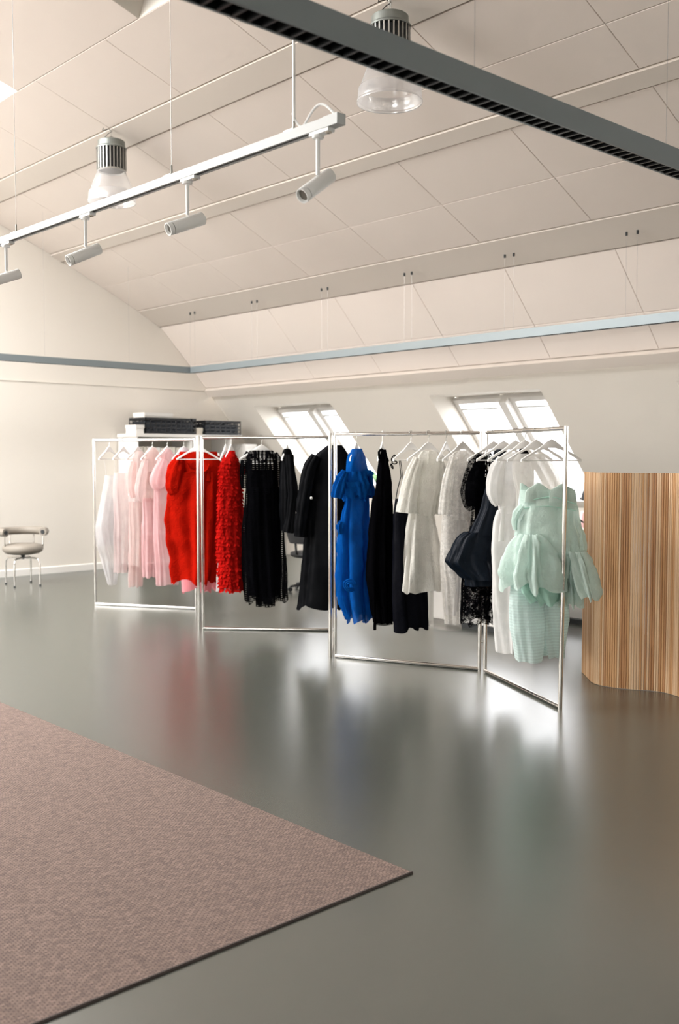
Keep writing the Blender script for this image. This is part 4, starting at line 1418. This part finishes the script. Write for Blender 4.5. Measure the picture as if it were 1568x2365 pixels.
cv = catmull(ctrl)
seg = np.r_[0, np.cumsum(np.hypot(*np.diff(cv, axis=0).T))]
SLAT = .0165
root = thing('slat_screen', 'tall wavy pine slat screen standing at the right edge', 'room divider', (6.16, 3.4, 0))
slats = []
for mat in ('pine_a', 'pine_b', 'pine_c'):
    b = MB()
    h, w, d = 1.497, SLAT * .5 - .0006, .006
    out = [(-w, -d), (w, -d), (w, d * .35), (w * .55, d), (-w * .55, d), (-w, d * .35)]
    b.rings([[(x, y, z) for x, y in out] for z in (0.003, h)])
    me = b.mesh('slat', smooth=False)
    me.materials.append(M[mat])
    slats.append(me)
rng = random.Random(11)
s_ = .02
while s_ < seg[-1] - .02:
    x, y = np.interp(s_, seg, cv[:, 0]), np.interp(s_, seg, cv[:, 1])
    x2, y2 = np.interp(s_ + .01, seg, cv[:, 0]), np.interp(s_ + .01, seg, cv[:, 1])
    a = math.atan2(y2 - y, x2 - x)
    o = share('slat', rng.choices(slats, (5, 4, 2))[0], root, (x - 6.16, y - 3.4, 0), (0, 0, a + math.pi))
    s_ += SLAT
# ================================================================== ROUND SWIVEL CHAIR
cx, cy = 5.645, 12.0
root = thing('swivel_chair', 'cream leather swivel chair on chrome legs by the gable wall', 'chair', (cx, cy, 0))
cf = Vector((cx, cy, 0)).normalized()
cr = Vector((cf.y, -cf.x, 0))


def cpt(r, f, z):
    return Vector((cx, cy, 0)) + cr * r + cf * f + Vector((0, 0, z))


mb = MB()
mb.lathe([(.0, .385), (.13, .388), (.20, .402), (.235, .425), (.248, .455), (.245, .485), (.225, .508), (.17, .522), (.0, .530)], 36, (cx, cy, 0))
mb.build('seat', 'cream', root, angle=0)
pts = []
for a in np.linspace(math.radians(-28), math.radians(222), 30):
    pts.append(cpt(.268 * math.cos(a), .255 * math.sin(a), .672))
rr = [.050] * 30
mb = MB().tube(pts, rr, 18)
mb.build('backrest', 'cream', root, angle=60)
mb = MB()
for i in (0, -1):
    d_ = (pts[0] - pts[1]).normalized() if i == 0 else (pts[-1] - pts[-2]).normalized()
    mb.tube([pts[i], pts[i] + d_ * .006], .026, 16)
mb.build('backrest_cap', 'dark', root)
for r, f in ((-.205, -.10), (.235, -.03), (-.15, .20), (.13, .22)):
    MB().tube([cpt(r * .96, f * .96, .445), cpt(r, f, .46), cpt(r * 1.04, f * 1.04, .55), cpt(r * 1.04, f * 1.04, .64)], .0085, 8).build('arm_support', 'chrome', root)
MB().lathe([(.0, .39), (.035, .385), (.02, .36), (.02, .33), (.0, .325)], 16, (cx, cy, 0)).build('swivel', 'dark', root)
for k in range(4):
    q = [floor_pt(14, 1349), floor_pt(34, 1357), floor_pt(72, 1345), floor_pt(93, 1353)][k]
    e = Vector((q[0], q[1], 0))
    c = Vector((cx, cy, 0))
    d_ = (e - c)
    L = d_.length
    d_.normalize()
    pts = [c + Vector((0, 0, .345)), c + d_ * (L - .07) + Vector((0, 0, .345)), c + d_ * (L - .03) + Vector((0, 0, .335)), c + d_ * (L - .008) + Vector((0, 0, .31)), c + d_ * L + Vector((0, 0, .27)), c + d_ * L + Vector((0, 0, .02))]
    lg = MB().tube(pts, .0105, 10).build('leg', 'chrome', root)
    MB().lathe([(.0, 0), (.014, 0), (.014, .012), (.010, .02), (.0, .02)], 12, tuple(e)).build('foot', 'dark', lg)

# ================================================================== BOOKCASE ON THE GABLE WALL WITH BOXES AND BINDERS
BX0, BX1, BY0, BY1, BZT = 7.56, 9.40, 12.42, 12.93, 1.935
root = thing('bookcase', 'white bookcase against the gable wall behind the left rack', 'bookcase', ((BX0 + BX1) / 2, BY0, 0))
MB().box((BX0 - .02, BY0 - .01, BZT - .045), (BX1 + .0, BY1, BZT)).build('top_board', 'white', root, smooth=False)
for x in (BX0, (BX0 + BX1) / 2 - .01, BX1 - .22):
    MB().box((x, BY0, .06), (x + .022, BY1, BZT - .046)).build('side_panel', 'white', root, smooth=False)
for z in (.08, .50, .92, 1.40):
    MB().box((BX0 + .023, BY0 + .005, z), (BX1 - .222, BY1 - .01, z + .024)).build('shelf', 'white', root, smooth=False)
MB().box((BX0 + .02, BY1 - .012, .08), (BX1 - .22, BY1 - .004, BZT - .05)).build('back_panel', 'offwhite', root, smooth=False)
for x, y in ((BX0 + .05, BY0 + .05), (BX1 - .30, BY0 + .05), (BX0 + .05, BY1 - .06), (BX1 - .30, BY1 - .06)):
    MB().lathe([(.0, 0), (.025, 0), (.025, .06), (.0, .06)], 14, (x, y, 0)).build('foot', 'dark', root)


def crate(x0, x1, y0, y1, z0, z1, lab):
    r = thing('storage_crate', lab, 'crate', ((x0 + x1) / 2, (y0 + y1) / 2, z0))
    MB().box((x0, y0, z0), (x1, y1, z0 + .01)).build('base', 'black', r, smooth=False)
    b = MB()
    t = .016
    for lo, hi in (((x0, y0, z1 - .022), (x1, y0 + t, z1)), ((x0, y1 - t, z1 - .022), (x1, y1, z1)), ((x0, y0, z1 - .022), (x0 + t, y1, z1)), ((x1 - t, y0, z1 - .022), (x1, y1, z1))):
        b.box(lo, hi)
    b.build('rim', 'black', r, smooth=False)
    for axis in (0, 1):
        for side in (0, 1):
            b = MB()
            a0, a1 = (x0, x1) if axis == 0 else (y0, y1)
            n = max(5, int((a1 - a0) / .085))
            fx = (y0 if side == 0 else y1 - .006) if axis == 0 else (x0 if side == 0 else x1 - .006)

            def bx(u0, u1, w0, w1, th=.006):
                if axis == 0:
                    b.box((u0, fx, w0), (u1, fx + th, w1))
                else:
                    b.box((fx, u0, w0), (fx + th, u1, w1))
            for q in range(n + 1):
                u = a0 + (a1 - a0) * q / n
                bx(max(a0, u - .008), min(a1, u + .008), z0, z1, .009)
            for q in range(4):
                zz = z0 + (z1 - z0) * (q + .5) / 4
                bx(a0, a1, zz - .008, zz + .008, .0045)
            b.build('lattice_side', 'black', r, smooth=False)
    b = MB().box((x0 + .03, y0 + .03, z0 + .012), (x1 - .03, y1 - .03, z1 - .05))
    b.build('contents', principled('dark_blue_cloth', (.035, .042, .055), .8), r, smooth=False)


crate(7.70, 8.56, 12.42, 12.86, BZT, 2.165, 'wide black lattice crate on the bookcase, in front of the white box')
crate(8.70, 9.36, 12.40, 12.82, BZT, 2.145, 'smaller black lattice crate on the right end of the bookcase')


def carton(x0, x1, y0, y1, z0, z1, lab, mat='offwhite', slope=0.):
    r = thing('storage_box', lab, 'box', ((x0 + x1) / 2, (y0 + y1) / 2, z0))
    b = MB()
    b.hexa([(x0, y0, z0), (x1, y0, z0), (x1, y1, z0), (x0, y1, z0)], [(x0, y0, z1 - slope), (x1, y0, z1 - slope), (x1, y1, z1), (x0, y1, z1)])
    b.build('box_body', mat, r, smooth=False)
    b = MB()
    e = .006
    b.hexa([(x0 - e, y0 - e, z1 - slope - .045), (x1 + e, y0 - e, z1 - slope - .045), (x1 + e, y1 + e, z1 - .045), (x0 - e, y1 + e, z1 - .045)],
           [(x0 - e, y0 - e, z1 - slope + .002), (x1 + e, y0 - e, z1 - slope + .002), (x1 + e, y1 + e, z1 + .002), (x0 - e, y1 + e, z1 + .002)])
    b.build('lid', mat, r, smooth=False)


carton(7.56, 7.685, 12.44, 12.72, BZT, 2.055, 'small white box at the left end of the bookcase top', 'white')
carton(7.735, 8.20, 12.50, 12.80, 2.168, 2.235, 'flat white box lying on top of the wide black crate', 'white', .0)
carton(8.575, 8.685, 12.44, 12.70, BZT, 2.03, 'small cream box wedged between the two black crates')
# right of the bookcase: boxes on the low end shelf
sh_r = thing('wall_shelf', 'white wall shelf with boxes right of the bookcase', 'shelf', (9.50, 12.6, 1.50))
MB().box((9.42, 12.35, 1.50), (9.98, 12.94, 1.53)).build('board', 'white', sh_r, smooth=False)
for x in (9.50, 9.90):
    MB().box((x - .015, 12.55, 1.40), (x + .015, 12.94, 1.50)).build('bracket', 'steel', sh_r, smooth=False)
carton(9.46, 9.66, 12.40, 12.75, 1.531, 1.80, 'tall white box on the wall shelf behind the red petal dress', 'white')
carton(9.68, 9.86, 12.40, 12.75, 1.531, 1.72, 'wider white box beside the tall one on the wall shelf', 'white')
# binders
x = BX0 + .06
rng = random.Random(5)
k = 0
while x < 8.43:
    w = rng.choice((.055, .072, .072, .085))
    hh = rng.uniform(.31, .33)
    r = thing('ring_binder', 'white ring binder standing in the row on the bookcase shelf', 'binder', (x + w / 2, BY0 + .06, 1.424), 0, 'binders on the bookcase')
    MB().box((x, BY0 + .05, 1.4245), (x + w - .004, BY0 + .33, 1.424 + hh)).build('cover', 'white' if rng.random() < .75 else 'offwhite', r, smooth=False)
    MB().box((x + .008, BY0 + .047, 1.424 + .06), (x + w - .012, BY0 + .0505, 1.424 + .20)).build('spine_label', 'offwhite', r, smooth=False)
    MB().lathe([(.006, -.002), (.010, 0), (.006, .002)], 12, (x + w / 2 - .002, BY0 + .048, 1.424 + .035)).build('finger_ring', 'steel', r)
    x += w + (.012 if rng.random() < .3 else .002)
    k += 1
carton(8.56, 9.0, 12.47, 12.80, 1.424, 1.66, 'white box on the bookcase shelf right of the binders', 'white')
carton(7.64, 8.05, 12.47, 12.85, .944, 1.20, 'white box on the middle shelf of the bookcase, left', 'white')
carton(8.10, 8.42, 12.47, 12.85, .944, 1.14, 'cream box on the middle shelf of the bookcase, right')


# ================================================================== WORK TABLES AND THINGS UNDER THE SKYLIGHTS
def desk(x0, x1, y0, y1, lab):
    r = thing('work_table', lab, 'table', ((x0 + x1) / 2, (y0 + y1) / 2, 0))
    MB().box((x0, y0, .715), (x1, y1, .745)).build('tabletop', 'white', r, smooth=False)
    for x in (x0 + .04, x1 - .08):
        for y in (y0 + .05, y1 - .09):
            MB().box((x, y, 0), (x + .04, y + .04, .714)).build('leg', 'white', r, smooth=False)
    for y in (y0 + .05, y1 - .09):
        MB().box((x0 + .081, y + .005, .62), (x1 - .081, y + .035, .67)).build('apron', 'white', r, smooth=False)
    return r


desk(8.20, 9.00, 8.20, 10.10, 'white work table behind the long black coat')
desk(8.15, 8.95, 4.75, 6.90, 'white work table behind the mint dress and the pine screen')

root = thing('office_chair', 'black office chair between the check dress and the coat', 'chair', (7.95, 9.15, 0))
ox, oy = 7.95, 9.15
mb = MB()
rings = []
for z, s in ((.40, .16), (.415, .205), (.44, .22), (.465, .215), (.475, .19)):
    rings.append([(ox + s * math.copysign(abs(math.cos(a)) ** .6, math.cos(a)), oy + s * math.copysign(abs(math.sin(a)) ** .6, math.sin(a)), z) for a in np.linspace(0, 2 * math.pi, 28, endpoint=False)])
mb.rings(rings)
mb.build('seat', 'black', root, angle=60)
MB().tube([(ox, oy, .09), (ox, oy, .41)], .022, 12).build('gas_post', 'steel', root)
mb = MB()
rings = []
for t in np.linspace(0, 1, 9):
    z = .58 + .36 * t
    hw = .19 * (1 - .25 * abs(2 * t - 1) ** 3)
    rings.append([(ox - .20 - .03 * t - .015, oy - hw, z), (ox - .24 - .03 * t - .015, oy - hw * .5, z), (ox - .24 - .03 * t - .015, oy + hw * .5, z), (ox - .20 - .03 * t - .015, oy + hw, z), (ox - .19 - .03 * t, oy, z)])
mb.rings(rings)
MB().tube([(ox - .15, oy, .43), (ox - .23, oy, .46), (ox - .245, oy, .60)], .014, 8).build('back_arm', 'black', root)
mb.build('backrest', 'black', root, angle=60)
for k in range(5):
    a = 2 * math.pi * k / 5 + .3
    e = (ox + .27 * math.cos(a), oy + .27 * math.sin(a))
    lg = MB().tube([(ox, oy, .10), (e[0], e[1], .062)], [.020, .013], 8).build('base_spoke', 'black', root)
    MB().tube([(e[0] - .012 * math.sin(a), e[1] + .012 * math.cos(a), .028), (e[0] + .012 * math.sin(a), e[1] - .012 * math.cos(a), .028)], .027, 14).build('castor', 'black', lg)


def paper_stack(x, y, z, w, d, h, mat, name, lab, cat):
    r = thing(name, lab, cat, (x, y, z))
    b = MB()
    n = 5
    for q in range(n):
        o = rng.uniform(-.008, .008)
        b.box((x - w / 2 + o, y - d / 2 - o, z + h * q / n + .0005), (x + w / 2 + o, y + d / 2 - o, z + h * (q + 1) / n - .0005))
    b.build('sheets', mat, r, smooth=False)
    MB().box((x - w * .35, y - d * .35, z + h), (x + w * .3, y + d * .3, z + h + .003)).build('top_card', 'offwhite', r, smooth=False)


paper_stack(8.45, 9.55, .7455, .30, .24, .14, 'white', 'paper_stack', 'stack of white paper on the table beside the black coat', 'paper')
paper_stack(8.62, 9.35, .7455, .12, .12, .22, 'yellow', 'card_stack', 'small yellow stack on the table beside the black coat', 'paper')
paper_stack(8.35, 5.55, .7455, .36, .30, .08, 'white', 'paper_stack', 'low white paper stack on the table left of the pine screen', 'paper')

# leaning board with pink print and lamp arm on the right-hand table
root = thing('desk_lamp', 'thin black desk lamp arm on the table left of the pine screen', 'lamp', (8.75, 5.86, .745))
MB().lathe([(.0, 0), (.07, 0), (.07, .012), (.02, .02), (.0, .02)], 20, (8.75, 5.86, .7455)).build('base', 'black', root)
MB().tube([(8.75, 5.86, .76), (8.72, 5.90, .93), (8.70, 5.97, 1.02)], .009, 8).build('lower_arm', 'black', root)
MB().tube([(8.62, 6.10, 1.10), (8.72, 5.70, .88)], .009, 8).build('upper_arm', 'black', root)
MB().lathe([(.02, .06), (.035, .03), (.06, -.02), (.055, -.02), (.03, .028)], 20, (8.72, 5.69, .84)).build('shade', 'white', root)
root = thing('print_sheet', 'pink and white printed sheet leaning behind the desk lamp', 'paper', (8.86, 5.80, .746))
mb = MB()
mb.hexa([(8.86, 5.60, .746), (8.86, 6.02, .746), (8.868, 6.02, .746), (8.868, 5.60, .746)], [(8.93, 5.60, 1.05), (8.93, 6.02, 1.05), (8.938, 6.02, 1.05), (8.938, 5.60, 1.05)])
mb.build('sheet', 'white', root, smooth=False)
mb = MB()
mb.hexa([(8.885, 5.80, .88), (8.885, 5.99, .88), (8.889, 5.99, .88), (8.889, 5.80, .88)], [(8.9205, 5.80, 1.03), (8.9205, 5.99, 1.03), (8.9245, 5.99, 1.03), (8.9245, 5.80, 1.03)])
mb.build('pink_print', 'pink_paper', root, smooth=False)

# under the right-hand table: boxes on a dark runner
root = thing('floor_runner', 'dark grey low plinth on the floor under the work table', 'plinth', (8.25, 5.6, 0))
MB().box((8.22, 4.9, 0), (8.29, 6.6, .045)).build('front_bar', 'dark', root, smooth=False)
MB().box((8.291, 4.9, 0), (8.85, 6.6, .03)).build('tray', 'grey_paint', root, smooth=False)
carton(8.33, 8.72, 5.50, 5.92, .031, .24, 'grey box on the low plinth under the work table', 'grey_paint')
carton(8.36, 8.66, 5.60, 5.86, .243, .33, 'flat black box on the grey box under the work table', 'black')
# white drawer unit with a dark base behind the black lace hem
root = thing('drawer_unit', 'low white drawer unit on a dark base behind the black lace hem', 'cabinet', (7.5, 5.95, 0))
MB().box((7.26, 5.35, 0), (7.72, 6.55, .05)).build('base', 'dark', root, smooth=False)
MB().box((7.26, 5.35, .051), (7.72, 6.55, .46)).build('carcass', 'white', root, smooth=False)
for y0, y1 in ((5.36, 5.945), (5.955, 6.54)):
    d_ = MB().box((7.245, y0, .06), (7.2595, y1, .45)).build('drawer', 'white', root, smooth=False)
    MB().box((7.232, (y0 + y1) / 2 - .06, .36), (7.2445, (y0 + y1) / 2 + .06, .372)).build('handle', 'steel', d_, smooth=False)

# on the sills
root = thing('potted_plant', 'small green potted plant on the sill of the left skylight', 'plant', (10.75, 10.85, 1.0645))
MB().lathe([(.0, .0), (.055, 0), (.075, .12), (.068, .12), (.05, .01), (.0, .012)], 20, (10.75, 10.85, 1.0645)).build('pot', 'terracotta', root)
rng = random.Random(8)
for k in range(14):
    a, l = rng.uniform(0, 6.28), rng.uniform(.16, .34)
    d_ = Vector((math.cos(a), math.sin(a), 0))
    sd = Vector((-d_.y, d_.x, 0))
    P = [Vector((10.75, 10.85, 1.17)) + d_ * (l * .55 * t) + Vector((0, 0, l * (1.3 * t - .55 * t * t))) for t in (0, .35, .7, 1.)]
    Wd = (.006, .022, .018, .002)
    b = MB()
    vs = []
    for p, w in zip(P, Wd):
        vs += [p - sd * w, p + Vector((0, 0, -w * .4)), p + sd * w]
    fs = []
    for q in range(3):
        fs += [(q * 3, q * 3 + 1, q * 3 + 4, q * 3 + 3), (q * 3 + 1, q * 3 + 2, q * 3 + 5, q * 3 + 4)]
    b.add(vs, fs)
    b.build('leaf', 'leaf', root, angle=0)
sp_ = on_axis(1352, 1158, 0, 10.72)
root = thing('figurine', 'small pointed black object on the skylight sill left of the pine screen', 'ornament', (sp_[0], sp_[1], 1.0645))
mb = MB()
rings = []
for z, rx, off in ((0, .055, 0), (.03, .06, 0), (.08, .05, .0), (.12, .042, .006), (.15, .022, .012), (.175, .004, .016)):
    rings.append([(sp_[0] + rx * .7 * math.cos(a), sp_[1] - off + rx * math.sin(a), 1.0645 + z) for a in np.linspace(0, 2 * math.pi, 18, endpoint=False)])
mb.rings(rings)
mb.build('body', 'black', root, angle=60)
MB().tube([(sp_[0], sp_[1] + .045, 1.08), (sp_[0], sp_[1] + .075, 1.10), (sp_[0], sp_[1] + .08, 1.072)], .012, 8).build('foot', 'black', root)
root = thing('paper_flower', 'crumpled white paper flower on the skylight sill beside the black object', 'ornament', (sp_[0], sp_[1] - .16, 1.0645))
mb = MB()
for k in range(9):
    a = 2 * math.pi * k / 9
    c = Vector((sp_[0], sp_[1] - .16, 1.0645 + .055))
    d_ = Vector((math.cos(a) * .3, math.sin(a), .5 + .4 * math.sin(2.3 * k))).normalized()
    sd = d_.cross(Vector((1, 0, 0))).normalized()
    mb.add([c, c + d_ * .05 + sd * .03, c + d_ * .085 + Vector((-.02, 0, 0)), c + d_ * .05 - sd * .03], [(0, 1, 2), (0, 2, 3)])
mb.lathe([(.0, 0), (.04, 0), (.045, .03), (.03, .055), (.0, .06)], 14, (sp_[0], sp_[1] - .16, 1.0645))
mb.build('petals', 'white', root, angle=0)
